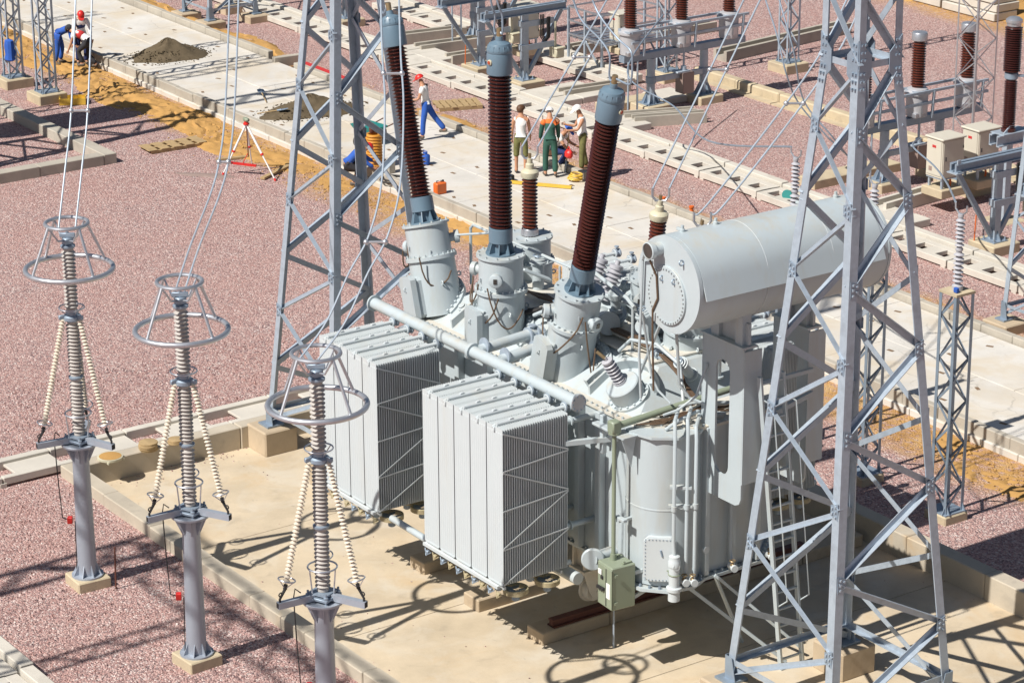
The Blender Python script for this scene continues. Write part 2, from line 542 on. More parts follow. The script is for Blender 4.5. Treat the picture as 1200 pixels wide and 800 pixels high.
# ================================================================== SETTING
PX0, PX1, PY0, PY1 = -10.45, 10.5, -5.1, 6.2      # inside of the basin walls
FLOOR = -.25
def ground():
    bm = bmesh.new()
    xs = [-420, -60, PX0 - .15, PX1 + .15, 60, 420]; ys = [-420, -40, PY0 - .15, PY1 + .15, 60, 420]
    vs = {}
    for i, x in enumerate(xs):
        for j, y in enumerate(ys):
            vs[i, j] = bm.verts.new((x, y, 0))
    for i in range(5):
        for j in range(5):
            if (i, j) != (2, 2):
                bm.faces.new((vs[i, j], vs[i + 1, j], vs[i + 1, j + 1], vs[i, j + 1]))
    me = bpy.data.meshes.new("gravel_ground"); bm.to_mesh(me); bm.free()
    me.materials.append(M['gravel'])
    o = bpy.data.objects.new("gravel_ground", me); COL.objects.link(o)
    tag(o, kind='structure')
ground()

def loose_stones():
    # individual stones lying proud of the gravel bed near the camera: relief, far too many to count
    b = MB(); rr = random.Random(3)
    n = 0
    while n < 42000:
        x = rr.uniform(-16, 6); y = rr.uniform(-12.5, 5)
        if PX0 - .35 < x and y > PY0 - .4: continue
        if -11.95 < x < -10.3 and y < PY1: continue
        s = rr.uniform(.012, .028) * (1.6 if rr.random() < .06 else 1)
        a = rr.uniform(0, 6.28); c, sn = math.cos(a), math.sin(a)
        v = []
        for px, py, pz in ((1, 0, 0), (-.5, .8, 0), (-.6, -.8, 0), (.1, .1, 1)):
            k = rr.uniform(.7, 1.3)
            v.append((x + (px * c - py * sn) * s * k, y + (px * sn + py * c) * s * k, pz * s * 1.1 * k - .003))
        b.add(v, [(0, 1, 3), (1, 2, 3), (2, 0, 3)])
        n += 1
    tag(b.build("loose_gravel", M['gravel']), kind='stuff')
loose_stones()

# sunken concrete basin and its kerb wall of blocks
fl_ = setting("basin_floor")
jx = [PX0 - .1, -6.3, -1.2, 3.3, 7.6, PX1 + .1]
for i in range(5):
    MB().box(((jx[i] + jx[i + 1]) / 2, (PY0 + PY1) / 2, FLOOR - .15), (jx[i + 1] - jx[i] - .016, PY1 - PY0 + .2, .3), bev=.006).build("floor_slab", M['pad'], fl_)
tag(MB().box(((PX0 + PX1) / 2, (PY0 + PY1) / 2, FLOOR - .3), (PX1 - PX0, PY1 - PY0, .2)).build("basin_bed", M['dirt']), kind='structure')
b = MB(); rr = random.Random(21)
for k in range(900):
    if rr.random() < .6: x, y = rr.uniform(PX0, 8), PY0 + abs(rr.gauss(0, .22))
    elif rr.random() < .5: x, y = PX0 + abs(rr.gauss(0, .25)), rr.uniform(PY0, PY1)
    else: x, y = rr.uniform(PX0, 8), rr.uniform(PY0, PY1)
    s_ = rr.uniform(.008, .024)
    b.box((x, y, FLOOR + s_ * .35), (s_, s_ * rr.uniform(.6, 1.3), s_ * .8), rz=rr.uniform(0, 3))
tag(b.build("stray_gravel", M['gravel']), kind='stuff')
def wall_run(name, p0, p1, width, z0, z1, step, mt, base=None, jitter=.012, gap=.012, skip=()):
    root = setting(name)
    p0, p1 = Vector((*p0, 0)), Vector((*p1, 0))
    L = (p1 - p0).length; d = (p1 - p0) / L
    rr = random.Random(int(L * 100) + int(abs(p0.y) * 10))
    n = max(1, round(L / step)); st = L / n
    ang = math.atan2(d.y, d.x)
    me = MB().box((0, 0, (z0 + z1) / 2), (st - gap, width, z1 - z0), bev=.018).mesh("block", mt)
    me2 = MB().box((0, 0, base[0] / 2 - .05), (st - gap, base[1], base[0] + .1), bev=.015).mesh("block", M['road']) if base else None
    nm = base[2] if base else 'kerb_block'
    for i in range(n):
        if i in skip: continue
        c = p0 + d * st * (i + .5)
        nx = Vector((-d.y, d.x, 0)) * rr.uniform(-jitter, jitter)
        inst(nm, me, root, c + nx + Vector((0, 0, rr.uniform(-jitter, jitter))), (0, 0, ang + rr.uniform(-.004, .004)))
        if me2: inst('base_slab', me2, root, c - nx + d * .3, (0, 0, ang))
    return root
wall_run("basin_wall", (PX0 - .3, PY0 - .18), (PX1 + .3, PY0 - .18), .34, -.4, .25, 2.0, M['kerb'])
wall_run("basin_wall", (PX0 - .17, PY0), (PX0 - .17, PY1), .34, -.4, .25, 2.0, M['kerb'])
wall_run("basin_wall", (PX0 - .3, PY1 + .18), (PX1 + .3, PY1 + .18), .36, -.4, .27, 2.1, M['kerb'])
wall_run("basin_wall", (PX1 + .17, PY0), (PX1 + .17, PY1), .34, -.4, .25, 2.0, M['kerb'])

# kerb of the neighbouring basin, upper left
wall_run("neighbour_basin_wall", (-58, 6.25), (-31.2, 6.25), .4, -.4, .3, 2.0, M['kerbstone'])
wall_run("neighbour_basin_wall", (-31.4, -6.0), (-31.4, 6.05), .4, -.4, .3, 2.0, M['kerbstone'])

M['holebrown'] = mat('brown_filled_hole', (.20, .13, .075), .9, var=.3, scale=9)
# road: two lanes of cast slabs
RZ = .27
road = setting("road")
slab_me = []
for k in range(3):
    b = MB().box((0, 0, RZ / 2 - .1), (2.985, 2.13, RZ + .2), bev=.012)
    slab_me.append(b.mesh("slab", M['road']))
hole_me = MB().box((0, 0, 0), (.17, .085, .006)).mesh("lifting_hole", M['holebrown'])
rr = random.Random(5)
for i in range(30):
    for j in range(2):
        x = -74 + i * 3.0 + (1.1 if j else 0)
        y = 11.47 + 1.07 + j * 2.15 - .03
        s = inst("road_slab", slab_me[(i + j) % 3], road, (x, y, rr.uniform(-.006, .006)), (0, 0, rr.uniform(-.003, .003)))
        for dx in (-.95, .95):
            for dy in (-.55, .55):
                if rr.random() < .7:
                    inst("lifting_hole", hole_me, s, (dx + rr.uniform(-.1, .1), dy + rr.uniform(-.1, .1), RZ + .0035), (0, 0, rr.uniform(-.5, .5)))
wall_run("road_kerb", (-74, 11.32), (12, 11.32), .17, .13, .42, 1.1, M['kerbstone'], base=(.15, .3, 'kerb_stone'))
wall_run("road_kerb", (-74, 15.98), (-38.6, 15.86), .2, 0, .47, 1.05, M['kerbstone'], base=(.06, .2, 'kerb_stone'))
wall_run("road_kerb", (-37.0, 15.86), (12, 15.86), .2, 0, .43, 1.05, M['kerbstone'], base=(.06, .2, 'kerb_stone'), skip=(6, 15))
stray = tag(MB().box((0, 0, .27), (.2, 1.05, .34), bev=.02).build("kerb_stone", M['kerbstone']), "loose kerb stone set crosswise at the gap in the far road kerb", "kerb stone")
stray.location = (-37.9, 16.1, .0); stray.rotation_euler = (0, 0, -.1)
stray = tag(MB().box((0, 0, .2), (.26, .22, .4), bev=.02).build("kerb_stone", M['kerbstone']), "short dark kerb block standing behind the crouching worker in blue", "kerb stone")
stray.location = (-25.0, 11.75, RZ)

# heaped sand along the verges
def mound(name, x0, x1, y0, y1, hgt, seed, nx=150, ny=12, amp=1.):
    rr = random.Random(seed)
    wav = [(rr.uniform(.3, 2.6), rr.uniform(-2, 2), rr.uniform(0, 6.28), rr.uniform(.4, 1)) for _ in range(14)]
    b = MB(); v = []; f = []
    for i in range(nx + 1):
        for j in range(ny + 1):
            x = x0 + (x1 - x0) * i / nx; t = j / ny; y = y0 + (y1 - y0) * t
            n = sum(a * math.sin(kx * x + ky * y * 1.7 + ph) for kx, ky, ph, a in wav) / 6
            n += .45 * math.sin(x * 7.3 + 3 * math.sin(y * 5)) * math.sin(y * 8.1 + 2 * math.sin(x * 4.1)) + rr.uniform(-.25, .25)
            e = math.sin(math.pi * t) ** .7 * min(1, 6 * min(i, nx - i) / nx)
            v.append((x + rr.uniform(-.04, .04), y + .25 * math.sin(x * .9 + seed) + rr.uniform(-.04, .04), (hgt * (.55 + .8 * n) + rr.uniform(-.015, .015)) * e - .03))
    for i in range(nx):
        for j in range(ny):
            a = i * (ny + 1) + j
            f.append((a, a + 1, a + ny + 2, a + ny + 1))
    b.add(v, f, True)
    tag(b.build(name, M['sand']), kind='structure')
mound("sand_bank", -72, -23, 9.3, 11.15, .17, 1, 420, 22)
b = MB(); rr = random.Random(77)
for k in range(3200):                     # clods and lumps on the dug verges
    if rr.random() < .75: x, y = rr.uniform(-60, -23), rr.gauss(10.3, .55)
    elif rr.random() < .6: x, y = rr.uniform(-60, -25), rr.gauss(16.6, .35)
    else: x, y = rr.uniform(-3, 6), rr.gauss(10.3, .5)
    if 11.1 < y < 16.05: continue
    s_ = rr.uniform(.012, .042) * (1.8 if rr.random() < .03 else 1)
    a = rr.uniform(0, 6.28); c, sn = math.cos(a), math.sin(a); v = []
    for px, py, pz in ((1, 0, 0), (-.3, .9, 0), (-.9, -.5, 0), (.3, -.8, .1), (.1, .1, .8)):
        q = rr.uniform(.7, 1.25); v.append((x + (px * c - py * sn) * s_ * q, y + (px * sn + py * c) * s_ * q, pz * s_ * q + .02))
    b.add(v, [(0, 1, 4), (1, 2, 4), (2, 3, 4), (3, 0, 4)])
tag(b.build("sand_clods", M['sand']), kind='stuff')
mound("sand_bank", -72, -36, 16.15, 17.3, .2, 2, 200)
mound("sand_bank", -36, -24, 16.15, 16.9, .1, 3, 80)
mound("sand_bank", -3.5, 10, 9.8, 11.15, .12, 4, 120, 16)
mound("sand_bank", -24, -14, 10.4, 11.4, .1, 8, 80)
mound("sand_bank", -36, -20, 39, 46, .4, 9, 80)

# precast cable trenches
def trench_block(L, width, slots):
    """one precast trough cover: near rail, slotted shelf, far rail"""
    b = MB()
    z = .22
    b.box((0, .09, z - .09), (L - .035, .18, .18), bev=.012)                # near rail
    n = 3; st = L / n
    for i in range(n + 1):                                                  # bridges between the slots
        w = (st - .36) * (.5 if i in (0, n) else 1)
        x = -L / 2 + st * i + (w / 2 + .017 if i == 0 else -w / 2 - .017 if i == n else 0)
        b.box((x, .395, z - .05), (w, .43, .1))
    b.box((0, .735, z - .06), (L - .035, .25, .12), bev=.01)
    return b
def trench_run(name, x0, x1, y, rail=True, zoff=0., along='X', gaps=(), feet=True):
    root = setting(name)
    L = 2.5
    n = round((x1 - x0) / L)
    body = trench_block(L, .86, 3).mesh("trough", M['precast'])
    rails = MB().box((0, 1.04, .19), (L - .03, .26, .24), bev=.015).box((0, .885, .10), (L - .03, .05, .1)).mesh("rail", M['precast'])
    foot = MB().box((0, .1, .02), (.16, .2, .1)).mesh("foot", M['precast'])
    ang = 0 if along == 'X' else math.pi / 2
    rr = random.Random(n)
    for i in range(n):
        if i in gaps: continue
        t = x0 + L * (i + .5)
        loc = (t, y, zoff) if along == 'X' else (y, t, zoff)
        dz = rr.uniform(-.022, .022); dj = rr.uniform(-.02, .02)
        lc = Vector(loc) + (Vector((0, dj, dz)) if along == 'X' else Vector((dj, 0, dz)))
        inst("trench_cover", body, root, lc, (rr.uniform(-.012, .012), rr.uniform(-.006, .006), ang + rr.uniform(-.006, .006)))
        if rail: inst("trench_rail", rails, root, lc + Vector((0, 0, rr.uniform(-.01, .01))), (0, 0, ang))
        for e in (-L / 2 + .12, L / 2 - .12):
            o = Vector((e, 0, 0)) if along == 'X' else Vector((0, e, 0))
            inst("support_foot", foot, root, lc + o, (0, 0, ang))
    return root
trench_run("cable_trench", -35.2, -0, 18.92)
trench_run("cable_trench", -62, -37.8, 18.92)
trench_run("cable_trench", -43.6, -38.2, 22.85)
trench_run("cable_trench", -34.6, -28.6, 23.0)
trench_run("cable_trench", -5.0, .2, -11.2)
# two-rail trench left of the basin
root = setting("cable_trench")
ra = MB().box((0, 0, .10), (.2, 1.75, .2), bev=.012).mesh("rail", M['precast'])
rb = MB().box((0, 0, .13), (.16, 1.75, .16), bev=.012).mesh("rail", M['precast'])
pl = MB().box((0, 0, .1), (.72, 1.05, .06), bev=.01).mesh("plank", M['precast'])
ft = MB().box((0, 0, .03), (.2, .14, .12)).mesh("foot", M['precast'])
for i in range(10):
    y = -13.2 + i * 1.78
    inst("trench_rail", ra, root, (-11.85, y, 0)); inst("trench_rail", rb, root, (-10.95, y + .3, .0))
    inst("trench_cover", pl, root, (-11.4, y + .35, 0)); inst("support_foot", ft, root, (-10.95, y + 1.19, -.0))
# slab platforms laid over the trench crossings
def platform(x, y, nx, ny, sx=.6, sy=1.3, z=.2):
    root = setting("trench_crossing")
    me = MB().box((0, 0, z / 2), (sx - .015, sy - .015, z), bev=.015).mesh("slab", M['precast'])
    for i in range(nx):
        for j in range(ny):
            inst("cover_slab", me, root, (x + sx * i, y + sy * j, random.uniform(-.015, .015)), (0, 0, random.uniform(-.01, .01)))
platform(-37.2, 19.5, 4, 2, .58, 1.0, .24)
platform(-30.2, 20.6, 3, 2, .6, 1.1)
platform(-26.6, 20.5, 3, 1, .6, 1.1)
platform(-27.9, 23.6, 2, 1, .6, 1.1)
platform(-14.6, 20.5, 3, 1, .6, 1.2)

# ================================================================== LATTICE TOWERS
LV = [.12, 1.35, 2.62, 3.85, 5.05, 6.25, 7.5, 8.75, 9.95, 11.05]
def make_tower(h0, k, zk, ztop, hk2, lw, bw, levels, label, group, footing=True, bolts=True):
    root = thing("lattice_tower", label, "lattice tower", group=group)
    def h(z): return h0 - k * z if z <= zk else (h0 - k * zk) + (hk2 - (h0 - k * zk)) * (z - zk) / max(.1, ztop - zk)
    def pt(sx, sy, z, o=0.): return Vector((sx * (h(z) + o), sy * (h(z) + o), z))
    mt = M['galv']
    for sx in (-1, 1):
        for sy in (-1, 1):
            b = MB()
            x, y = Vector((-sx, 0, 0)), Vector((0, -sy, 0))
            t = .022
            prof = [(0, 0), (lw, 0), (lw, t), (t, t), (t, lw), (0, lw)]
            b.frame(pt(sx, sy, 0.0), pt(sx, sy, zk), prof, x, y)
            if ztop > zk:
                b.frame(pt(sx, sy, zk), pt(sx, sy, ztop), [(a * .8, c * .8) for a, c in prof], x, y)
            leg = b.build("leg", mt, root)
            g = MB()
            g.box(pt(sx, sy, .03, -lw * .4), (lw * 2.4, lw * 2.4, .04))
            for s in (1, -1):
                q = pt(sx, sy, .05, .005)
                if s > 0: g.plate([q, q + Vector((-sx * lw * 1.6, 0, 0)), q + Vector((-sx * lw, 0, .42)), q + Vector((0, 0, .42))], (0, sy, 0), .014)
                else: g.plate([q, q + Vector((0, -sy * lw * 1.6, 0)), q + Vector((0, -sy * lw, .42)), q + Vector((0, 0, .42))], (sx, 0, 0), .014)
            g.build("base_plate", M['galvd'], leg)
            if bolts:
                bb = MB()
                for zz in [z + d for z in (zk,) for d in (-.36, -.24, -.12, .1, .22, .34)]:
                    for w in (.3, .72):
                        q = pt(sx, sy, zz)
                        bb.box(q + Vector((-sx * lw * w, sy * .02, 0)), (.035, .03, .035))
                        bb.box(q + Vector((sx * .02, -sy * lw * w, 0)), (.03, .035, .035))
                bb.build("bolt", M['galvd'], leg)
            if footing:
                MB().box(pt(sx, sy, -.27, -.1), (.8, .8, .55), bev=.03).build("footing", M['block'], root)
    n = len(levels)
    # zigzag bracing on four faces, neighbouring faces half a panel out of step
    faces = [((-1, -1), (1, -1), 0, (0, -1, 0)), ((1, -1), (1, 1), 0, (1, 0, 0)), ((1, 1), (-1, 1), 0, (0, 1, 0)), ((-1, 1), (-1, -1), 0, (-1, 0, 0))]
    for fi, (a, c, ph, nrm) in enumerate(faces):
        nv = Vector(nrm) * (-.02)
        for i in range(n - 1):
            p, q = (a, c) if i % 2 == (0 if fi in (0, 2) else 0) else (c, a)
            w = bw * (1.15 if fi % 2 else 1)
            ins = lw * .5
            p0 = pt(*p, levels[i]); p1 = pt(*q, levels[i + 1])
            d = (p1 - p0).normalized()
            off = nv * (1 if i % 2 else 2.2)
            member("brace", p0 + d * .03 + off, p1 - d * .03 + off, w, mt, root, 'L', facing=nrm)
        if bolts:
            g = MB(); bb = MB()
            tx = (Vector((*c, 0)) - Vector((*a, 0))).normalized()
            for i in range(1, n - 1):
                p = (a, c)[i % 2]; q = pt(*p, levels[i]); td = tx if p == a else -tx
                nn = Vector(nrm) * .004
                g.plate([q + nn + td * .02 + Vector((0, 0, -.15)), q + nn + td * .2 + Vector((0, 0, -.09)), q + nn + td * .2 + Vector((0, 0, .09)), q + nn + td * .02 + Vector((0, 0, .15))], nrm, .012)
                for dz in (-.09, .0, .09): bb.box(q + Vector(nrm) * .026 + td * .07 + Vector((0, 0, dz)), (.03, .03, .03))
                for dz in (-.04, .05): bb.box(q + Vector(nrm) * .026 + td * .15 + Vector((0, 0, dz)), (.03, .03, .03))
            tag(g.build("node_plates", M['galvd'], root), kind='stuff'); tag(bb.build("node_bolts", M['galv'], root), kind='stuff')
        for z in [levels[0] + .25, zk] + ([ztop - .1] if ztop > zk + .5 else []):
            member("cross_strut", pt(*a, z) + nv * 3.2, pt(*c, z) + nv * 3.2, bw * 1.1, mt, root, 'L', facing=(0, 0, 1))
        if ztop > zk:
            zz = zk; kk = 0
            while zz < ztop - 1.0:
                p, q = (a, c) if kk % 2 else (c, a)
                member("brace", pt(*p, zz) + nv, pt(*q, zz + 1.15) + nv, bw * 1.1, mt, root, 'L', facing=nrm)
                zz += 1.15; kk += 1
        # gusset plates at the waist
        for e, o_ in ((a, c), (c, a)):
            q = pt(*e, zk); tdir = (pt(*o_, zk) - q).normalized()
            g = MB().plate([q + Vector((0, 0, -.42)), q + tdir * .26 + Vector((0, 0, -.16)), q + tdir * .26 + Vector((0, 0, .16)), q + Vector((0, 0, .42))], nrm, .016)
            g.build("gusset_plate", M['galvd'], root)
    return root
t1 = make_tower(1.364, .083, 11.05, 17.5, .43, .17, .095, LV, "tall steel lattice tower standing behind the radiators, left of the brown bushings", None)
t1.location = (-8.83, .53, .28)
for ch in t1.children:
    if ch.name.startswith("footing"): pass
t2 = copy_tree(t1); t2.location = (6.3, .85, .28)
t2['label'] = "big steel lattice tower in the right foreground, crossing the white cylindrical tank"
t3 = make_tower(.95, .045, 11.0, 16, .42, .13, .07, [.12, 1.3, 2.5, 3.7, 4.9, 6.1, 7.3, 8.5, 9.7, 11.0], "lattice tower at the top edge, its feet on blocks beyond the road kerb", None, bolts=False)
t3.location = (-45.3, 17.75, .25)
t4 = copy_tree(t3); t4.location = (-5.1, 17.7, .25)
t4['label'] = "lattice tower at the right edge, one leg on a block beside the trench"

def make_mast(hw, ztop, lw, pitch, label, group, mt=None, footing=None, taper=0., braced=2):
    mt = mt or M['galv']
    root = thing("lattice_mast", label, "lattice mast", group=group)
    def pt(sx, sy, z):
        w = hw * (1 - taper * z / ztop); return Vector((sx * w, sy * w, z))
    for sx in (-1, 1):
        for sy in (-1, 1):
            member("leg", pt(sx, sy, .3), pt(sx, sy, ztop), lw, mt, root, 'L', facing=(0, -sy, 0))
    fl = [((-1, -1), (1, -1), (0, -1, 0)), ((1, -1), (1, 1), (1, 0, 0)), ((1, 1), (-1, 1), (0, 1, 0)), ((-1, 1), (-1, -1), (-1, 0, 0))]
    for fi, (a, c, nrm) in enumerate(fl):
        z = .42; i = fi
        while z < ztop - .05:
            z1 = min(z + pitch, ztop)
            p, q = (a, c) if i % 2 else (c, a)
            member("brace", pt(*p, z), pt(*q, z1), lw * .62, mt, root, 'B', facing=nrm, h=lw * .2)
            z = z1; i += 1
    g = MB().box((0, 0, .315), (hw * 2 + lw * 2.2, hw * 2 + lw * 2.2, .03))
    for sx in (-1, 1):
        for sy in (-1, 1):
            q = pt(sx, sy, .33)
            g.plate([q, q + Vector((sx * lw * 1.6, 0, 0)), q + Vector((0, 0, .22))], (0, sy, 0), .012)
            g.plate([q, q + Vector((0, sy * lw * 1.6, 0)), q + Vector((0, 0, .22))], (sx, 0, 0), .012)
    g.build("base_plate", M['galvd'], root)
    if footing:
        MB().box((0, 0, .3 - footing[2] / 2), footing, bev=.025).build("footing", M['footing'], root)
    return root
a = make_mast(.21, 9, .075, .42, "slim lattice mast nearest the top left corner, with a worker in blue behind it", None, footing=(.95, .95, .5)); a.location = (-41.1, 7.95, 0)
b_ = copy_tree(a); b_.location = (-38.75, 7.95, 0); b_['label'] = "second slim lattice mast from the left edge, left of the bending workers"
c_ = copy_tree(a); c_.location = (-28.2, 28.95, 0); c_['label'] = "slim lattice mast on a yellowish footing at the top, left of the big right tower"
c_ = copy_tree(a); c_.location = (-29.6, 25.1, 0); c_['label'] = "slim lattice mast behind the row of three brown insulators on grey tanks"
l = make_mast(.36, 10, .05, .55, "tall thin lattice mast rising above the beige cabinets at the upper right", None, mt=M['alu'], footing=(1.3, 1.3, .4)); l.location = (-15.0, 24.3, 0)

# lattice stands with a post insulator on top, behind the conservator
def make_stand(label):
    root = make_mast(.2, 4.85, .075, .44, label, "insulator stands behind the transformer", mt=M['galvd'], footing=(.62, .62, .45))
    root['category'] = "insulator stand"; root.name = "insulator_stand"
    MB().box((0, 0, 4.87), (.5, .5, .05)).build("top_plate", M['footing'], root)
    ins = MB()
    p = [(.11, 4.9), (.11, 4.99), (.055, 5.02)]
    p += [(r, z) for r, z in sheds(.055, .105, .088, 7, 5.05)] + [(.06, 5.69), (.075, 5.70), (.075, 5.74), (.055, 5.75)]
    p += [(r, z) for r, z in sheds(.05, .095, .082, 7, 5.77)] + [(.05, 6.36), (.06, 6.37), (.06, 6.42)]
    ins.lathe(p, n=14)
    i_ = ins.build("post_insulator", M['whiteins'], root)
    MB().tube([(-.16, 0, 6.62), (-.15, 0, 6.5), (-.06, 0, 6.43), (.06, 0, 6.43), (.15, 0, 6.5), (.16, 0, 6.62)], .018).build("terminal", M['alu'], root)
    MB().box((.12, -.14, 4.95), (.1, .07, .1), bev=.01).build("earthing_box", M['blue'], root)
    return root
s1 = make_stand("lattice stand with pale insulator on top, standing clear right of the white tank"); s1.location = (1.5, 7.9, -.12)
s2 = copy_tree(s1); s2.location = (-.95, 7.9, -.12); s2['label'] = "insulator stand whose pale top shows above the white tank behind the big tower"
s3 = copy_tree(s1); s3.location = (-3.35, 7.9, -.12); s3['label'] = "insulator stand mostly hidden by the white tank, left of the big tower leg"

# the same towers carry on outside the picture; their shadows fall into it
o = copy_tree(t1); o.location = (-34.0, .85, .28); o['label'] = "lattice tower of the neighbouring bay, outside the left picture edge"
o = copy_tree(t1); o.location = (-6.1, -20.2, .1); o['label'] = "lattice tower in front of the arrester posts, outside the lower left corner"
o = make_mast(.24, 17, .09, .6, "tall slim mast outside the lower left corner", None, footing=(1, 1, .5)); o.location = (-2.5, -20.5, 0)
o2 = copy_tree(o); o2.location = (-37.7, 1.0, 0); o2['label'] = "tall slim mast of the neighbouring bay, outside the left edge"
o2 = copy_tree(o); o2.location = (-47.2, -.5, 0); o2['label'] = "tall slim mast far outside the top left corner"

# lattice beam between the off-frame towers: its shadow lies along the near basin wall
gb_ = thing("gantry_beam", "lattice beam carried by the towers outside the lower left corner", "beam", (0, -20.2, 16.6))
xs = [-6.1 + .75 * i for i in range(25)]
for y in (-.4, .4):
    for z in (-.4, .4):
        member("chord", (xs[0], y, z), (xs[-1], y, z), .11, M['galv'], gb_)
for i in range(24):
    z = .4 if i % 2 else -.4
    for y in (-.4, .4): member("brace", (xs[i], y, z), (xs[i + 1], y, -z), .07, M['galv'], gb_)
    for zz in (-.4, .4): member("brace", (xs[i], z, zz), (xs[i + 1], -z, zz), .07, M['galv'], gb_)
# ================================================================== SURGE ARRESTER POSTS
def make_arrester():
    root = thing("surge_arrester_post", "x", "arrester post", group="arrester posts along the basin wall")
    MB().box((0, 0, -.02), (.66, .66, .44), bev=.02).build("footing", M['footing'], root)
    b = MB()
    b.lathe([(.30, .2), (.30, .235), (.185, .24), (.178, .4), (.155, 2.78), (.16, 2.8), (.16, 2.84)], n=24)
    for k in range(8):
        a = k * math.pi / 4; c, s = math.cos(a), math.sin(a)
        b.plate([(c * .16, s * .16, .235), (c * .285, s * .285, .235), (c * .165, s * .165, .47)], (-s, c, 0), .014)
    pole = b.build("pole", M['pole'], root)
    g = MB()
    for k in range(8):
        a = k * math.pi / 4 + .2; c, s = math.cos(a), math.sin(a)
        g.plate([(c * .15, s * .15, 2.84), (c * .30, s * .30, 2.84), (c * .28, s * .28, 2.78), (c * .155, s * .155, 2.5)], (-s, c, 0), .014)
    g.lathe([(.34, 2.84), (.345, 2.855), (.345, 2.88), (.34, 2.885)], n=28)
    g.build("head_plate", M['pole'], root)
    b = MB()
    b.box((0, 0, 2.95), (.44, .44, .05), rz=.4, bev=.008).box((0, 0, 3.02), (.36, .36, .03), rz=.4)
    for k in range(4):
        a = .4 + math.pi / 4 + k * math.pi / 2
        b.lathe([(.022, 2.88), (.022, 2.97), (.04, 2.975), (.04, 3.01), (.02, 3.02), (.02, 3.07)], (.25 * math.cos(a), .25 * math.sin(a), 0), n=8)
    b.build("bed_plate", M['galvd'], root)
    for ang in (-95, 25, 145):
        a = R(ang); c, s = math.cos(a), math.sin(a)
        arm = MB().bar((c * .17, s * .17, 2.96), (c * .82, s * .82, 2.96), .1, .11, (0, 0, 1)).build("cross_arm", M['pole'], root)
        MB().bar((c * .818, s * .818, 2.96), (c * .826, s * .826, 2.96), .075, .085, (0, 0, 1)).tube([(c * .78, s * .78, 3.0), (c * .78, s * .78, 3.06)], .02, 8).build("end_cap", M['dark'], arm)
        p0 = Vector((c * .66, s * .66, 3.32)); p1 = Vector((c * .17, s * .17, 5.36)); d = (p1 - p0); L = d.length
        n = 32
        ins = MB().lathe(sheds(.03, .062, L / n * .98, n, .02), p0, d, 12).build("brace_insulator", M['cream'], root)
        r = MB().ring(p0 + d.normalized() * .06, d, .14, .013, 28, 6)
        for q in (0, 2.1, 4.2):
            x, y = perp(d); e = x * math.cos(q) + y * math.sin(q)
            r.tube([p0 - d.normalized() * .1, p0 + d.normalized() * .06 + e * .14], .009, 5)
        r.build("grading_ring", M['alu'], ins)
        t = MB().tube([p0 - d.normalized() * .02, p0 - d.normalized() * .1], .035, 8)
        t.tube([p0 - d.normalized() * .1, (c * .79, s * .79, 3.05)], [.028, .018], 7)
        t.ring((c * .76, s * .76, 3.14), (s, -c, 0), .035, .012, 10, 5)
        t.build("turnbuckle", M['dark'], ins)
    # stacked insulator column: three units with metal flanges between
    def unit(z0, z1, rc, rs):
        n = round((z1 - z0 - .12) / .071)
        p = [(rc * 1.15, z0), (rc * 1.15, z0 + .05), (rc, z0 + .06)]
        p += sheds(rc, rs, (z1 - z0 - .12) / n, n, z0 + .06)
        return p + [(rc * 1.15, z1 - .05), (rc * 1.15, z1)]
    for z0, z1 in ((3.04, 4.16), (4.2, 5.28), (5.46, 6.68)):
        st = MB().lathe(unit(z0, z1, .085, .128), n=20).build("insulator_unit", M['greyins'], root)
        MB().lathe([(.13, z1 - .01), (.135, z1), (.135, z1 + .03), (.1, z1 + .045)], n=18).build("flange", M['galvd'], st)
    b = MB().lathe([(.13, 5.28), (.17, 5.3), (.17, 5.36), (.12, 5.4), (.12, 5.46)], n=18)
    for ang in (-95, 25, 145):
        c, s = math.cos(R(ang)), math.sin(R(ang))
        b.box((c * .19, s * .19, 5.36), (.13, .06, .08), rz=R(ang), bev=.01)
    b.build("collar", M['galvd'], root)
    b = MB().ring((0, 0, 5.52), (0, 0, 1), .23, .014, 32, 6)
    for k in range(4):
        a = k * math.pi / 2; c, s = math.cos(a), math.sin(a); b.tube([(c * .12, s * .12, 5.4), (c * .23, s * .23, 5.52)], .01, 5)
    b.build("grading_ring", M['alu'], root)
    b = MB().ring((0, 0, 3.46), (0, 0, 1), .24, .016, 32, 6)
    for k in range(3):
        a = k * 2.094 + .5; c, s = math.cos(a), math.sin(a); b.tube([(c * .2, s * .2, 3.03), (c * .24, s * .24, 3.46)], .014, 6)
    b.build("grading_ring", M['alu'], root)
    # head: terminal block and the two corona rings on four struts
    MB().box((0, 0, 6.79), (.17, .17, .13), bev=.02).box((0, .0, 6.9), (.28, .06, .08), rz=.96, bev=.01).lathe([(.03, 6.85), (.03, 7.0)], n=8).build("terminal", M['galvd'], root)
    big = MB().ring((0, 0, 6.26), (0, 0, 1), .79, .048, 64, 10).build("corona_ring", M['alu'], root)
    sm = MB().ring((0, 0, 7.12), (0, 0, 1), .385, .036, 48, 8).build("corona_ring", M['alu'], root)
    st = MB()
    for k in range(4):
        a = R(10 + 90 * k); c, s = math.cos(a), math.sin(a)
        MB().tube([(c * .395, s * .395, 7.11), (c * .78, s * .78, 6.28)], .026, 8).build("ring_strut", M['alu'], root)
        st.tube([(c * .395, s * .395, 7.1), (c * .2, s * .2, 6.82), (c * .06, s * .06, 6.8)], .018, 6)
    st.build("ring_hanger", M['alu'], root)
    w = MB().tube([(-.2, -.3, 3.0), (-.28, -.36, 3.06), (-.3, -.38, 2.9), (-.27, -.36, 2.0), (-.25, -.33, 1.35), (-.12, -.2, 1.3)], .011, 6)
    w.tube([(-.12, -.14, 1.28), (-.13, -.15, .6), (-.14, -.16, .1)], .01, 6)
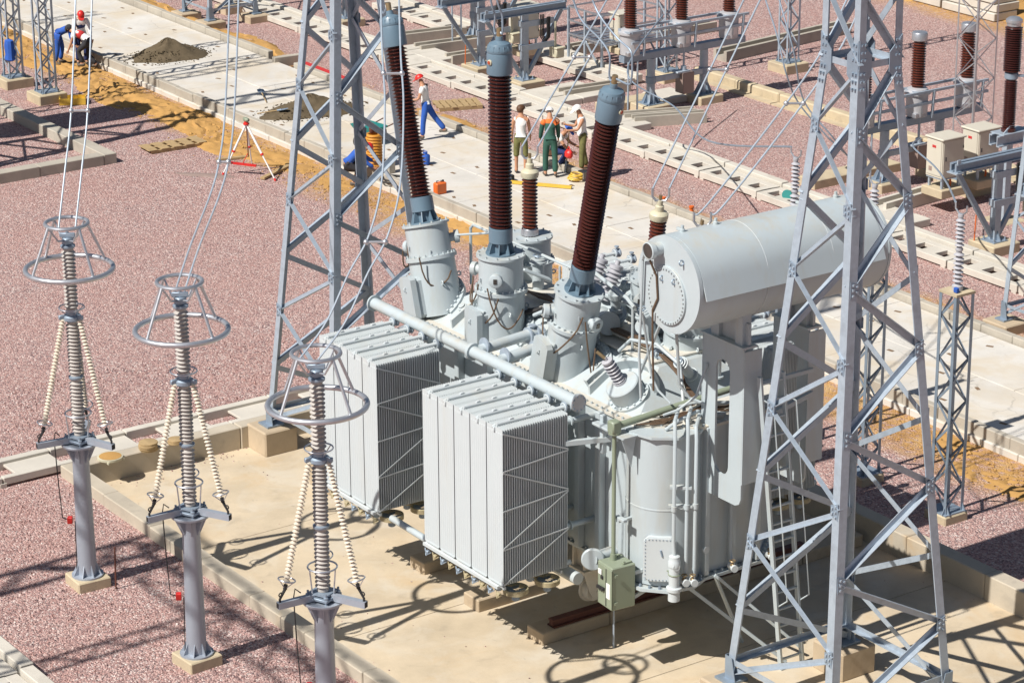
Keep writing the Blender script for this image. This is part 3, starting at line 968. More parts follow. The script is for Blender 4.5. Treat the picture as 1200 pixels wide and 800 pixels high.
    w.build("earthing_lead", M['dark'], root)
    MB().box((-.14, -.23, 1.32), (.1, .1, .13), rz=.96, bev=.012).build("surge_counter", M['red'], root)
    return root
a1 = make_arrester()
a1.location = (-5.58, -7.42, 0)
a1['label'] = "tall arrester post with corona rings, leftmost of the three foreground posts"
a2 = copy_tree(a1); a2.location = (-1.42, -7.38, 0)
a2['label'] = "middle one of the three foreground arrester posts, its whole base block in view"
a3 = copy_tree(a1); a3.location = (2.84, -7.27, -.06)
a3['label'] = "arrester post closest to the radiators, its base cut off by the picture edge"
for p_, q_ in ((a1, -.05), (a2, .06), (a3, .02)):
    p_.rotation_euler.z = q_
tag(MB().tube([(-5.08, -7.1, -.1), (-5.07, -7.08, .86)], .018, 6).build("steel_stake", M['rust']), "thin rusty steel stake standing beside the leftmost arrester post", "stake")

# ================================================================== THE TRANSFORMER
T = thing("power_transformer", "huge light grey transformer with brown bushings and ribbed radiators in the basin", "transformer", (-2.8, 2.2, FLOOR))
P_ = M['paint']; PW = M['paintw']
# --- tank
tank = MB()
tx0, tx1, ty0, ty1 = -7.2, 1.5, .68, 3.95
ZT = 3.38
poly = [(tx0 + .9, ty0), (.75, ty0), (1.1, 1.1), (1.5, 1.55), (tx1, ty1 - .9), (tx1 - .8, ty1), (tx0 + .9, ty1), (tx0, ty1 - .9), (tx0, ty0 + .9)]
tank.prism(poly, .42, ZT)
tank = tank.build("tank", P_, T)
def grow(poly, k):
    cx = sum(p[0] for p in poly) / len(poly); cy = sum(p[1] for p in poly) / len(poly)
    out = []
    for x, y in poly:
        d = math.hypot(x - cx, y - cy); out.append((x + (x - cx) / d * k, y + (y - cy) / d * k))
    return out
b = MB().prism(grow(poly, .14), .34, .40)
b.build("bottom_flange", P_, tank)
b = MB().prism(grow(poly, .11), ZT - .03, ZT + .025); b.build("top_flange", M['paintdirty'], tank)
bo = MB()
gp = grow(poly, .12)
for i in range(len(gp)):
    p, q = Vector((*gp[i], 0)), Vector((*gp[(i + 1) % len(gp)], 0)); n = max(1, int((q - p).length / .16))
    for k in range(n):
        c = p.lerp(q, (k + .5) / n) * 1.0
        cc = c + (Vector((-2.8, 2.2, 0)) - c).normalized() * .05
        bo.lathe([(.024, ZT + .02), (.024, ZT + .065)], (cc.x, cc.y, 0), n=6); bo.lathe([(.028, .395), (.028, .45)], (cc.x, cc.y, 0), n=6)
tag(bo.build("flange_bolts", P_, tank), kind='stuff')
# stiffening ribs on the front and right walls
for x in (-6.0, -4.9, -3.9, -3.0, -2.2, -1.45, -.85, -.2):
    MB().box((x, ty0 - .08, 1.9), (.14, .16, 2.95), bev=.015).build("stiffener", P_, tank)
for y in (1.72, 2.35, 2.95):
    MB().box((tx1 + .06, y, 1.9), (.15, .11, 2.95), bev=.015).build("stiffener", P_, tank)
# --- rounded tap changer compartment at the right front corner
lobe_c = (.95, 1.2)
LR = .70
lb = MB().lathe([(LR, .42), (LR, 1.9), (LR + .008, 1.905), (LR + .008, 1.93), (LR, 1.935), (LR, 3.33)], (*lobe_c, 0), n=48).build("tap_changer_compartment", P_, T)
def octa(r, n=10, ph=.1): return [(lobe_c[0] + r * math.cos(ph + 2 * math.pi * k / n), lobe_c[1] + r * math.sin(ph + 2 * math.pi * k / n)) for k in range(n)]
MB().prism(octa(LR + .16), .33, .39).prism(octa(LR + .1, 10, .3), 3.33, 3.375).build("flange", P_, lb)
bo = MB()
for k in range(26):
    a = 2 * math.pi * k / 26
    bo.lathe([(.028, .38), (.028, .44)], (lobe_c[0] + (LR + .08) * math.cos(a), lobe_c[1] + (LR + .08) * math.sin(a), 0), n=6)
tag(bo.build("flange_bolts", M['galvd'], lb), kind='stuff')
def on_lobe(ang, r, z): return Vector((lobe_c[0] + r * math.cos(ang), lobe_c[1] + r * math.sin(ang), z))
pa = R(-42)
tdir = Vector((-math.sin(pa), math.cos(pa), 0)); nd = Vector((math.cos(pa), math.sin(pa), 0))
def hatch(c, w, h, ch=.09):
    q = [(-w + ch, -h), (w - ch, -h), (w, -h + ch), (w, h - ch), (w - ch, h), (-w + ch, h), (-w, h - ch), (-w, -h + ch)]
    return [c + tdir * a + Vector((0, 0, z)) for a, z in q]
hc = on_lobe(pa, LR - .02, .98)
hp = MB().plate(hatch(hc, .30, .44), nd, .1).plate(hatch(hc + nd * .1, .285, .425), nd, .02).build("inspection_cover", M['paintw'], lb)
bo = MB()
for k in range(9):
    t = -.26 + .065 * k
    for z in (-.40, .40): bo.box(hc + nd * .125 + tdir * t + Vector((0, 0, z)), (.016, .016, .016))
for k in range(11):
    z = -.36 + .072 * k
    for t in (-.262, .262): bo.box(hc + nd * .125 + tdir * t + Vector((0, 0, z)), (.016, .016, .016))
bo.tube([hc + nd * .13 + Vector((0, 0, .2)) + tdir * .02, hc + nd * .13 + tdir * .05 + Vector((0, 0, .08))], .018, 6)
bo.build("cover_bolts", M['galvd'], hp)
# --- sloped bell cover
hood = [(-6.7, .85), (.62, .85), (.62, 3.7), (-6.7, 3.7)]
hood2 = [(-5.8, 1.85), (-.05, 1.85), (-.05, 3.1), (-5.9, 3.1)]
ZH = 4.02
bell = MB().prism(hood, ZT + .02, ZH, hood2).build("bell_cover", M['paint'], T)
MB().box((-2.9, 2.4, ZH + .03), (5.4, 1.25, .05), bev=.01).build("top_plate", M['paintdirty'], bell)
def slope(x, y, o=0.):                       # point on the front slope of the bell
    t = (y - .85) / 1.0
    n = Vector((0, -(ZH - ZT), 1.0)).normalized()
    return Vector((x, y, ZT + .02 + (ZH - ZT - .02) * t)) + n * o
SN = Vector((0, -(ZH - ZT), 1.0)).normalized()
SU = Vector((0, 1.0, ZH - ZT)).normalized()
def arch(cx, r, w, hgt, mt, name, a0=0, a1=180, cy=.9):
    b = MB(); v = []; n = 26
    c = slope(cx, cy)
    for i in range(n + 1):
        a = R(a0 + (a1 - a0) * i / n)
        d = Vector((math.cos(a), 0, 0)) + SU * math.sin(a)
        for rr_, hh in ((r - w / 2, -.05), (r + w / 2, -.05), (r + w / 2, hgt), (r - w / 2, hgt)):
            v.append(c + d * rr_ + SN * hh)
    f = []
    for i in range(n):
        for k in range(4):
            f.append((i * 4 + k, i * 4 + (k + 1) % 4, i * 4 + 4 + (k + 1) % 4, i * 4 + 4 + k))
    b.add(v, f + [(0, 1, 2, 3), (n * 4, n * 4 + 3, n * 4 + 2, n * 4 + 1)], False)
    return b.build(name, mt, bell)
arch(-.28, .80, .09, .2, P_, "arched_rib", 35, 185, 1.05)
for cx in (-1.75, -4.3, -6.75):
    o = arch(cx, .74, .15, .05, P_, "bolted_flange", 0, 180, 1.12)
    bo = MB(); c = slope(cx, 1.12)
    for k in range(19):
        a = R(10 * k); d = Vector((math.cos(a), 0, 0)) + SU * math.sin(a)
        bo.lathe([(.026, .05), (.026, .1)], c + d * .74, SN, 6)
    tag(bo.build("flange_bolts", P_, o), kind='stuff')
for x in (-5.6, -3.2, -2.85, -.95):
    q = slope(x, .95); MB().plate([slope(x, .88), slope(x, 1.8), slope(x, 1.7, .12), slope(x, .95, .16)], (1, 0, 0), .05).build("cover_rib", P_, bell)
for x, y in ((-3.55, 1.25), (-.98, 1.35), (-5.75, 1.3)):
    b = MB().lathe([(.1, 0), (.1, .09), (.07, .1), (.07, .13)], slope(x, y), SN, 14).build("filler_cap", P_, bell)
# neutral bushing on the slope
nb = MB()
c = slope(-.02, 1.15, -.1)
nb.lathe([(.40, 0), (.40, .16), (.33, .165), (.33, .46), (.31, .48), (.0, .485)], c, SN, 32)
nb = nb.build("neutral_bushing", P_, T)
bo = MB()
x_, y_ = perp(SN)
for k in range(16):
    a = 2 * math.pi * k / 16; bo.lathe([(.022, .16), (.022, .2)], c + (x_ * math.cos(a) + y_ * math.sin(a)) * .365, SN, 6)
tag(bo.build("flange_bolts", P_, nb), kind='stuff')
ax = (SN + Vector((-.12, -.02, .1))).normalized()
p_ = [(.13, .46), (.13, .52)] + sheds(.075, .125, .075, 6, .52) + [(.11, .98), (.11, 1.02), (.03, 1.03), (.03, 1.1)]
MB().lathe(p_, c, ax, 18).build("insulator", M['whiteins'], nb)
MB().tube([c + ax * 1.07, c + ax * 1.1 + Vector((-.12, -.1, .1))], .035, 8).build("terminal", M['brass'], nb)

# --- high voltage turrets and bushings
def turret(cx, cy, tilt, zb, zt, r, box_side=True, eyes=((-60, .80), (-142, .78))):
    """oil turret on the cover: two cylinders with a bolted flange between"""
    ax = Vector((tilt, 0, 1)).normalized()
    p0 = Vector((cx, cy, zt)) - ax * (zt - zb)
    H = zt - zb
    b = MB().lathe([(r * 1.04, 0), (r * 1.04, H * .60), (r * 1.16, H * .605), (r * 1.16, H * .645), (r * .97, H * .65), (r * .97, H - .05), (r * 1.07, H - .045), (r * 1.07, H)], p0, ax, 36)
    t = b.build("turret", P_, T)
    x, y = perp(ax)
    bo = MB()
    for k in range(24):
        a = 2 * math.pi * k / 24; bo.lathe([(.02, H * .645), (.02, H * .645 + .05)], p0 + (x * math.cos(a) + y * math.sin(a)) * r * 1.08, ax, 6)
        if k % 2: bo.lathe([(.02, H), (.02, H + .04)], p0 + (x * math.cos(a) + y * math.sin(a)) * r * .98, ax, 6)
    tag(bo.build("flange_bolts", P_, t), kind='stuff')
    def side(ang): return Vector((math.cos(R(ang)), math.sin(R(ang)), 0))
    # gauges: short stubs with a dark window
    for ang, hh in eyes:
        d = side(ang); d = (d - ax * d.dot(ax)).normalized()
        q = p0 + ax * (H * hh) + d * r * .95
        MB().lathe([(.09, 0), (.09, .09), (.135, .1), (.135, .19), (.12, .2)], q, d, 20).build("gauge", P_, t)
        MB().box(q + d * .205, (.07, .02, .1), mtx=Matrix((ax.cross(d), d, ax)).transposed()).build("gauge_glass", M['glass'], t)
    # lifting lugs
    lg = MB()
    for ang in (-15, -75, -135, 160, 70):
        d = side(ang); q = p0 + ax * H * .42 + d * r * 1.03
        lg.ring(q + d * .05, ax.cross(d), .04, .015, 10, 6)
    for ang in (-95, -30, 150):
        d = side(ang); lg.box(p0 + ax * H * .75 + d * (r + .01), (.02, .02, .09), rz=R(ang))
    lg.build("lifting_lug", P_, t)
    if box_side:
        d = side(-97); d = (d - ax * d.dot(ax)).normalized(); s = ax.cross(d)
        q = p0 + ax * H * .22 + d * (r + .10)
        w, h, chf = .27, .46, .07
        pl = [(-w + chf, -h), (w - chf, -h), (w, -h + chf), (w, h - chf), (w - chf, h), (-w + chf, h), (-w, h - chf), (-w, -h + chf)]
        bx = MB().plate([q + s * a + ax * z for a, z in pl], d, .12).plate([q - d * .2 + s * a * .86 + ax * z * .9 for a, z in pl], d, .2)
        bx.ring(q + d * .13 + ax * .2, s, .04, .012, 10, 5)
        bx.build("terminal_box", P_, t)
    return t, p0 + ax * H, ax
def hv_bushing(top, ax, L, npitch, r0=.165, r1=.232, eye=(.75, -.6)):
    o = MB().lathe(sheds(r0, r1, L / npitch, npitch, .56) + [(r0, .56 + L + .02)], top, ax, 28).build("bushing", M['porc'], T)
    b = MB().lathe([(.22, .26), (.235, .27), (.235, .55), (.2, .565)], top, ax, 28)
    b.lathe([(.3, 0), (.3, .05), (.15, .055), (.15, .27)], top, ax, 24)
    x, y = perp(ax)
    for k in range(8):
        a = 2 * math.pi * k / 8; d = x * math.cos(a) + y * math.sin(a); s = ax.cross(d)
        b.plate([top + ax * .05 + d * .15, top + ax * .05 + d * .29, top + ax * .27 + d * .22, top + ax * .27 + d * .15], s, .02)
    b.build("mounting_ring", M['cap'], o)
    z = .56 + L + .02
    b = MB().lathe([(.19, z), (.245, z + .005), (.25, z + .03), (.25, z + .38), (.24, z + .42), (.25, z + .44), (.245, z + .5), (.20, z + .6), (.1, z + .64), (.08, z + .65), (.07, z + .73), (.03, z + .735)], top, ax, 32)
    for k in range(14):
        a = 2 * math.pi * k / 14; d = x * math.cos(a) + y * math.sin(a)
        b.tube([top + ax * (z + .47) + d * .235, top + ax * (z + .56) + d * .215], .02, 6)
    b.build("cap", M['cap'], o)
    d = Vector((*eye, 0)); d = (d - ax * d.dot(ax)).normalized()
    q = top + ax * (z + .26) + d * .24
    MB().lathe([(.055, 0), (.055, .03), (.045, .035)], q, d, 14).build("sight_glass_rim", M['capcream'], o)
    MB().lathe([(.036, .034), (.036, .045), (.02, .05)], q, d, 12).build("oil_sight_glass", M['sightred'], o)
    e = top + ax * (z + .73)
    MB().tube([e, e + ax * .16], .055, 10).build("terminal_stud", M['brass'], o)
    return o, e + ax * .16
tops = []
for cx, tilt, eye, gg in ((-6.98, -.29, (-.9, .5), ((-165, .76), (60, .8))), (-4.29, 0.0, (.15, -1.0), ((-45, .80), (-150, .8))), (-1.68, .243, (.95, .25), ((-118, .74), (5, .76)))):
    t, tp, ax = turret(cx, 1.2, tilt, 3.35, 5.22 if tilt else 5.27, .455, eyes=gg)
    bsh, e = hv_bushing(tp - ax * .02, ax, 3.04, 42, eye=eye)
    tops.append((e, ax))
# --- medium voltage turrets and bushings behind
mvt = []
for cx, cy, tilt in ((-5.85, 3.0, 0.0), (-2.2, 3.35, .12), (-.55, 3.0, .16)):
    t, tp, ax = turret(cx, cy, tilt, 3.5, 4.92, .44, False)
    o = MB().lathe([(.17, 0), (.17, .12), (.12, .13)] + sheds(.115, .165, .075, 14, .16) + [(.11, 1.22)], tp, ax, 22).build("bushing", M['porcr'], T)
    MB().lathe([(.17, 0), (.17, .14), (.19, .02), (.13, .15)], tp, ax, 18).build("mounting_ring", M['alu'], o)
    MB().lathe([(.10, 1.2), (.17, 1.22), (.185, 1.27), (.185, 1.34), (.15, 1.38), (.09, 1.40), (.085, 1.5), (.06, 1.52), (.06, 1.62)], tp, ax, 22).build("cap", M['capcream'], o)
    MB().tube([tp + ax * 1.6, tp + ax * 1.72], .035, 8).build("terminal_stud", M['brass'], o)
    mvt.append(tp + ax * 1.72)
# --- tertiary bushings: three ribbed insulators lying on an angled box turret
bx = MB().box((-3.15, 2.75, 4.25), (1.5, .85, .5), rz=0, bev=.03, mtx=Matrix.Rotation(R(28), 3, 'X')).build("tertiary_turret", P_, T)
for i, x in enumerate((-3.65, -3.15, -2.65)):
    a0 = Vector((x, 2.55, 4.5)); ax = Vector((.05, .35, 1)).normalized()
    q = MB().lathe([(.2, 0), (.2, .06), (.15, .07)] + sheds(.10, .165, .085, 6, .1) + [(.14, .63), (.14, .7), (.05, .72), (.05, .8)], a0, ax, 20).build("bushing", M['whiteins'], T)
for x in (-2.0, -1.7):
    pass
MB().lathe([(.23, 0), (.23, .05), (.19, .06), (.19, .5), (.23, .51), (.23, .56)], (-2.35, 2.2, 4.28), (.8, -.3, .1), 24).build("oil_pump", P_, T)
MB().lathe([(.13, 0), (.13, .07), (.1, .08), (.1, .3), (.14, .31), (.14, .42)], (-2.0, 2.3, 4.5), (.2, -.2, 1), 18).build("relief_valve", P_, T)
MB().lathe([(.15, 0), (.15, .05), (.1, .06), (.1, .32), (.15, .33), (.15, .38)], (-1.35, 2.6, 4.3), (.5, -.8, .3), 18).build("relief_valve", P_, T)
# --- radiators: banks of finned panels
NF = 29
def fin_mesh(y0, y1, z0, z1, front_sign):
    b = MB()
    w = .252
    for i in range(NF):
        y = y0 + (y1 - y0) * i / (NF - 1); t = .006
        poly = [(-w, z0 + .03), (-w + .05, z0), (w - .05, z0), (w, z0 + .03), (w, z1 - .014), (w - .018, z1), (-w + .018, z1), (-w, z1 - .014)]
        b.plate([(a, y - t, z) for a, z in poly], (0, 1, 0), 2 * t)
    yf = y0 - .006
    for k in range(7):                      # pressed channels on the front panel
        x = -w + .05 + k * (2 * w - .1) / 6
        b.add([(x - .022, yf, z0 + .06), (x + .022, yf, z0 + .06), (x + .022, yf, z1 - .08), (x - .022, yf, z1 - .08), (x - .012, yf - .007, z0 + .09), (x + .012, yf - .007, z0 + .09), (x + .012, yf - .007, z1 - .11), (x - .012, yf - .007, z1 - .11)],
              [(4, 5, 6, 7), (0, 1, 5, 4), (1, 2, 6, 5), (2, 3, 7, 6), (3, 0, 4, 7)])
    return b
def bank(x_right, n, yf, yb, pitch=.532, z0=.5, z1=3.6, ends=True):
    me = None
    for i in range(n):
        cx = x_right - .26 - pitch * i
        fb = fin_mesh(yf, yb, z0, z1, 1)
        if me is None:
            me = fb.mesh("radiator", PW)
            hd = MB().tube([(0, yf + .03, z1 + .012), (0, yb + .1, z1 + .012)], .043, 12).ring((0, yb + .1, z1 + .02), (0, 1, 0), .07, .02, 18, 6)
            for y in (.25, .5, .76):
                hd.box((0, yf + (yb - yf) * y, z1 + .058), (.05, .09, .04), bev=.008)
            hd = hd.mesh("header_pipe", PW)
            vl = MB().lathe([(.1, 0), (.1, .03), (.06, .035), (.06, .09), (.1, .095), (.1, .125)], (0, yb + .09, z1 + .02), (0, 1, 0), 16).tube([(0, yb + .15, z1 + .05), (0, yb + .15, z1 + .17)], .022, 8).lathe([(.05, 0), (.05, .03)], (0, yb + .15, z1 + .15), (0, 0, 1), 10).mesh("valve", M['galv'])
            bt = MB().tube([(0, yf + .05, z0 - .02), (0, yb + .25, z0 - .02)], .055, 10).mesh("bottom_pipe", PW)
            lg = MB().tube([(-.03, yf + .03, z1 + .005), (-.03, yf - .035, z1 - .03)], .022, 8).box((.0, yf - .02, z1 - .06), (.05, .03, .09), bev=.006).mesh("lifting_lug", PW)
        o = inst("radiator", me, T, Vector((cx, 0, 0)) - T.location)
        for nm, q in (("header_pipe", hd), ("valve", vl), ("bottom_pipe", bt), ("lifting_lug", lg)):
            inst(nm, q, o)
    xl = x_right - .52 - pitch * (n - 1)
    # flat ties across the fin edges of the end radiator
    if ends:
        X = x_right + .004
        zs = [z1 - .16, z1 - .74, z1 - 1.33, z1 - 1.92, z1 - 2.5]
        pts = [(yf, z1 - .06), (yb, z1 - .62), (yf, z1 - .72 - .0), (yb, z1 - 1.36), (yf, z1 - 1.46), None, (yb, z1 - 1.36), (yf, z1 - 2.2), (yb, z1 - 2.1 - .05), (yf, z1 - 3.05)]
        seg = [((yf, 3.50), (yb, 3.02)), ((yf, 2.36), (yb, 3.0)), ((yf, 2.34), (yb, 1.88)), ((yf, 1.28), (yb, 1.86)), ((yf, 1.26), (yb, 1.25)), ]
        seg = [((yf, z1 - .08), (yb, z1 - .70)), ((yf, z1 - .82), (yb, z1 - .72)), ((yf, z1 - .84), (yb, z1 - 1.49)), ((yf, z1 - 1.6), (yb, z1 - 1.51)), ((yf, z1 - 2.34), (yb, z1 - 1.53)), ((yf, z1 - 2.36), (yb, z1 - 2.27)), ((yf, z1 - 3.07), (yb, z1 - 2.29))]
        for (ya, za), (yb_, zb_) in seg:
            MB().bar((X + .006, ya - .01, za), (X + .006, yb_ + .01, zb_), .026, .008, (1, 0, 0)).build("tie_strap", PW, T)
    # underslung frame and fans
    fr = MB()
    for y in (yf + .06, yb - .1):
        fr.bar((xl - .02, y, z0 - .06), (x_right - .05, y, z0 - .06), .04, .06, (0, 0, 1))
    for i in range(1, n):
        x = xl + (x_right - xl) * i / n
        fr.bar((x, yf + .1, z0 - .06), (x, yb - .12, z0 - .06), .04, .05, (0, 0, 1))
    fr.build("radiator_frame", PW, T)
    b = MB().bar((xl + .05, yf - .05, z0 - .03), (x_right - .1, yf - .05, z0 - .03), .06, .06, (0, 0, 1)); b.build("edge_rail", PW, T)
    fan = None
    nfan = max(2, round((x_right - xl) / .56))
    for i in range(nfan):
        for j in range(2):
            x = xl + .28 + (x_right - xl - .42) * i / (nfan - 1); y = yf + (yb - yf) * (.25 + .5 * j)
            if fan is None:
                f1 = MB().lathe([(.22, 0), (.24, .01), (.24, .10), (.22, .11), (.215, .1), (.215, .01)], (0, 0, 0), (0, 0, 1), 24, cap=False)
                for k in range(3): f1.ring((0, 0, -.005), (0, 0, 1), .07 + .055 * k, .006, 20, 4)
                f1 = f1.mesh("fan_shroud", M['yellow'] if False else M['brassy'])
                f2 = MB().lathe([(.07, 0), (.075, -.02), (.075, -.14), (.05, -.16)], (0, 0, 0), (0, 0, 1), 14)
                for k in range(4):
                    a = k * math.pi / 2; f2.bar((0, 0, .02), (.22 * math.cos(a), .22 * math.sin(a), .02), .03, .012, (0, 0, 1))
                f2 = f2.mesh("fan_motor", M['galvd'])
                f3 = MB()
                for k in range(5):
                    a = k * 2 * math.pi / 5; c, s = math.cos(a), math.sin(a)
                    f3.plate([(c * .06 - s * .05, s * .06 + c * .05, .04), (c * .2 - s * .07, s * .2 + c * .07, .03), (c * .2 + s * .07, s * .2 - c * .07, .07), (c * .06 + s * .05, s * .06 - c * .05, .07)], (0, 0, 1), .006)
                f3 = f3.mesh("fan_blades", M['galvd'])
                fan = True
            o = inst("cooling_fan", f1, T, Vector((x, y, z0 - .25)) - T.location)
            inst("fan_motor", f2, o); inst("fan_blades", f3, o)
    # small wiring boxes and leads along the front edge
    for i in range(n * 2):
        x = xl + (x_right - xl) * (i + .4) / (n * 2)
        MB().box((x, yf - .01, z0 - .2), (.09, .07, .07), bev=.01).tube([(x - .1, yf, z0 - .15), (x, yf - .05, z0 - .26), (x + .12, yf - .01, z0 - .17)], .012, 5).build("fan_junction", M['brassy'] if i % 2 else M['galvd'], T)
    return xl
M['brassy'] = mat("yellowed_fan_paint", (.42, .36, .22), .55, var=.3, scale=14, stain=(.20, .12, .05), stain_amt=.8, stain_scale=9)
bank(.0, 5, -1.74, -.3)
bank(-4.25, 4, -1.74, -.3)
bank(-.3, 5, 4.9, 6.0, ends=False)
bank(-4.7, 5, 4.9, 6.0, ends=False)
PYY = -.08
# --- header pipe over the radiators
hp = MB().tube([(-6.95, PYY, 3.76), (0.02, PYY, 3.76)], .118, 20)
hp = hp.build("header_pipe", P_, T)
for x in (-6.95, -3.42, -3.38, 0.02):
    b = MB().lathe([(.17, -.02), (.17, .02)], (x, PYY, 3.76), (1, 0, 0), 24)
    b.build("flange", P_, hp)
bo = MB()
for x0 in (-6.95, 0.02):
    for k in range(10):
        a = k * math.pi / 5; bo.box((x0 + (.03 if x0 > -1 else -.03), PYY + .14 * math.cos(a), 3.76 + .14 * math.sin(a)), (.03, .03, .03))
tag(bo.build("flange_bolts", M['galvd'], hp), kind='stuff')
MB().lathe([(.165, .022), (.165, .035)], (0.02, PYY, 3.76), (1, 0, 0), 24).build("blank_flange", M['tankgrey'], hp)
for x, ln in ((-3.3, 1.45), (-2.6, 1.1)):
    q = MB().tube([(x, PYY + .1, 3.80), (x, ln, 3.90)], .105, 16).build("branch_pipe", P_, hp)
    for y in (PYY + .2, ln - .3, ln - .12, ln):
        MB().lathe([(.165, -.018), (.165, .018)], (x, y, 3.86), (0, 1, 0), 20).build("flange", M['galv'], q)
    b = MB().tube([(x, ln - .3, 3.86), (x, ln - .12, 3.86)], .115, 14).lathe([(.05, 0), (.05, .12), (.08, .13), (.08, .16)], (x, ln - .2, 3.90), (0, 0, 1), 12)
    b.build("valve", M['galv'], q)
# lower collector pipe
hp = MB().tube([(-6.9, -.12, .28), (.1, -.12, .28)], .12, 16).build("collector_pipe", P_, T)
MB().lathe([(.22, 0), (.22, .04), (.2, .06)], (.42, -.02, .78), (.8, -.6, 0), 22).tube([(.38, .5, .78), (.42, -.02, .78)], .12, 12).build("blank_flange", P_, hp)
for x in (-2.7, -2.6):
    pass
MB().tube([(-4.2, -1.5, .36), (-2.8, -1.5, .34)], .07, 10).build("drain_pipe", P_, T)
for z in (3.2, 1.1):
    for x in (-.5, -1.2):
        MB().tube([(x, -.3, z), (x, .7, z)], .06, 10).lathe([(.1, 0), (.1, .03)], (x, .1, z), (0, 1, 0), 14).build("radiator_pipe", P_, T)
MB().bar((-.05, -.32, 3.0), (.3, .62, 3.0), .09, .09, (0, 0, 1)).build("radiator_stay", P_, T)
MB().box((.18, .38, 3.1), (.1, .1, .75), bev=.01).build("radiator_stay", P_, T)
MB().box((.35, .25, 3.33), (.5, .16, .05), bev=.01).plate([(.3, .22, 3.33), (.55, .22, 3.33), (.43, .4, 3.05)], (0, 1, 0), .02).build("lifting_bracket", P_, T)
# --- bogie rollers under the tank
# the whole machine stands high on its rollers: sizes below are taken back by the same factor it is set down with at the end
EYE = Vector((38.68255, -28.45129, 22.0)); FS = .9498
def inv(p): return EYE + (Vector(p) - EYE) / FS
def fin(p): return EYE + (Vector(p) - EYE) * FS
for x in (1.05, -2.4, -4.6):
    for y in (-.5, 1.6):
        c = inv((x, y, .52))
        r_ = MB().lathe([(.26, -.10), (.26, -.06), (.21, -.055), (.21, .07), (.19, .10), (.07, .105), (.07, .15)], c, (1, 0, 0), 28).build("roller", M['paintdirty'], T)
        zt = .34
        b = MB()
        for s_ in (-1, 1):
            b.plate([c + Vector((s_ * .15, -.13, -.08)), c + Vector((s_ * .15, .13, -.08)), c + Vector((s_ * .15, .34, .5)), (c.x + s_ * .15, c.y + .34, zt), (c.x + s_ * .15, c.y - .34, zt), c + Vector((s_ * .15, -.34, .5))], (s_, 0, 0), .04)
        b.box((c.x, c.y, c.z + .5), (.5, .75, .07)).tube([c + Vector((-.2, 0, 0)), c + Vector((.2, 0, 0))], .05, 10)
        b.box((c.x, c.y, (zt + c.z + .55) / 2), (.34, .5, zt - c.z - .55))
        b.build("bogie", M['paintdirty'], r_)
# --- conservator
CX, CZ, CR, CY0, CY1 = 1.95, 6.45, .87, .5, 4.85
cons = MB().lathe([(CR, 0), (CR, CY1 - CY0)], (CX, CY0, CZ), (0, 1, 0), 72).build("conservator", P_, T)
b = MB()
def band(y0, y1, a0, a1, r, ext):
    """cover sheet over the drum: round over the top, its lower skirt hanging straight past the side"""
    v = []; f = []; n = 40; k0 = R(20)
    for i in range(n + 1):
        a = R(a0 + (a1 - a0) * i / n)
        for rr_, y in ((r, y0), (r + ext, y0), (r + ext, y1), (r, y1)):
            if a < k0:
                s_ = rr_ * (k0 - a)
                v.append((CX + rr_ * math.cos(k0) + s_ * math.sin(k0), y, CZ + rr_ * math.sin(k0) - s_ * math.cos(k0)))
            else:
                v.append((CX + rr_ * math.cos(a), y, CZ + rr_ * math.sin(a)))
    for i in range(n):
        for k in range(4):
            f.append((i * 4 + k, i * 4 + (k + 1) % 4, i * 4 + 4 + (k + 1) % 4, i * 4 + 4 + k))
    return v, f
v, f = band(CY0 + .06, CY1 - .15, -6, 205, CR - .01, .022)
sh = MB().add(v, [q for q in f], True)
sh.add([v[i] for i in range(4)], [(0, 1, 2, 3)]).add([v[-4 + i] for i in range(4)], [(0, 1, 2, 3)])
sh.build("upper_shell", P_, cons)
for y in (CY0 + 1.52, CY0 + 3.04):
    b.ring((CX, y, CZ), (0, 1, 0), CR + .004, .012, 72, 6)
b.build("weld_seam", PW, cons)
b = MB().lathe([(CR + .012, -.035), (CR + .012, .04)], (CX, CY0, CZ), (0, 1, 0), 72).build("end_plate", P_, cons)
MB().lathe([(CR + .012, 0), (CR + .012, .06)], (CX, CY1, CZ), (0, 1, 0), 72).build("end_plate", P_, cons)
mh = MB().lathe([(.53, -.075), (.535, -.07), (.535, -.03)], (CX - .02, CY0, CZ - .2), (0, 1, 0), 48).build("manhole_cover", P_, cons)
bo = MB()
for k in range(40):
    a = 2 * math.pi * k / 40; bo.lathe([(.016, -.1), (.016, -.07)], (CX - .02 + .49 * math.cos(a), CY0, CZ - .2 + .49 * math.sin(a)), (0, 1, 0), 6)
tag(bo.build("cover_bolts", P_, cons), kind='stuff')
g = MB().lathe([(.12, -.03), (.12, -.2), (.16, -.21), (.16, -.3), (.14, -.31), (.135, -.29)], (CX - .26, CY0, CZ + .6), (0, 1, 0), 32).build("oil_gauge", P_, cons)
MB().lathe([(.138, -.295), (.02, -.3)], (CX - .26, CY0, CZ + .6), (0, 1, 0), 28).build("gauge_glass", M['glass'], cons)
lg = MB()
for x, z in ((-.12, .1), (.22, .12), (.42, .52), (-.52, .48)):
    lg.ring((CX + x, CY0 - .09, CZ + z), (1, 0, .2), .045, .014, 12, 6)
lg.build("lifting_lug", M['galvd'], cons)
tb = MB().tube([(CX - .45, CY0 - .22, CZ + .5), (CX - .66, CY0 - .1, CZ + .3), (CX - .68, CY0 - .1, CZ - .25), (CX - .74, CY0 - .1, CZ - 1.5), (CX - .74, CY0 - .05, 4.1)], .025, 8)
tb.build("pipe", P_, cons)
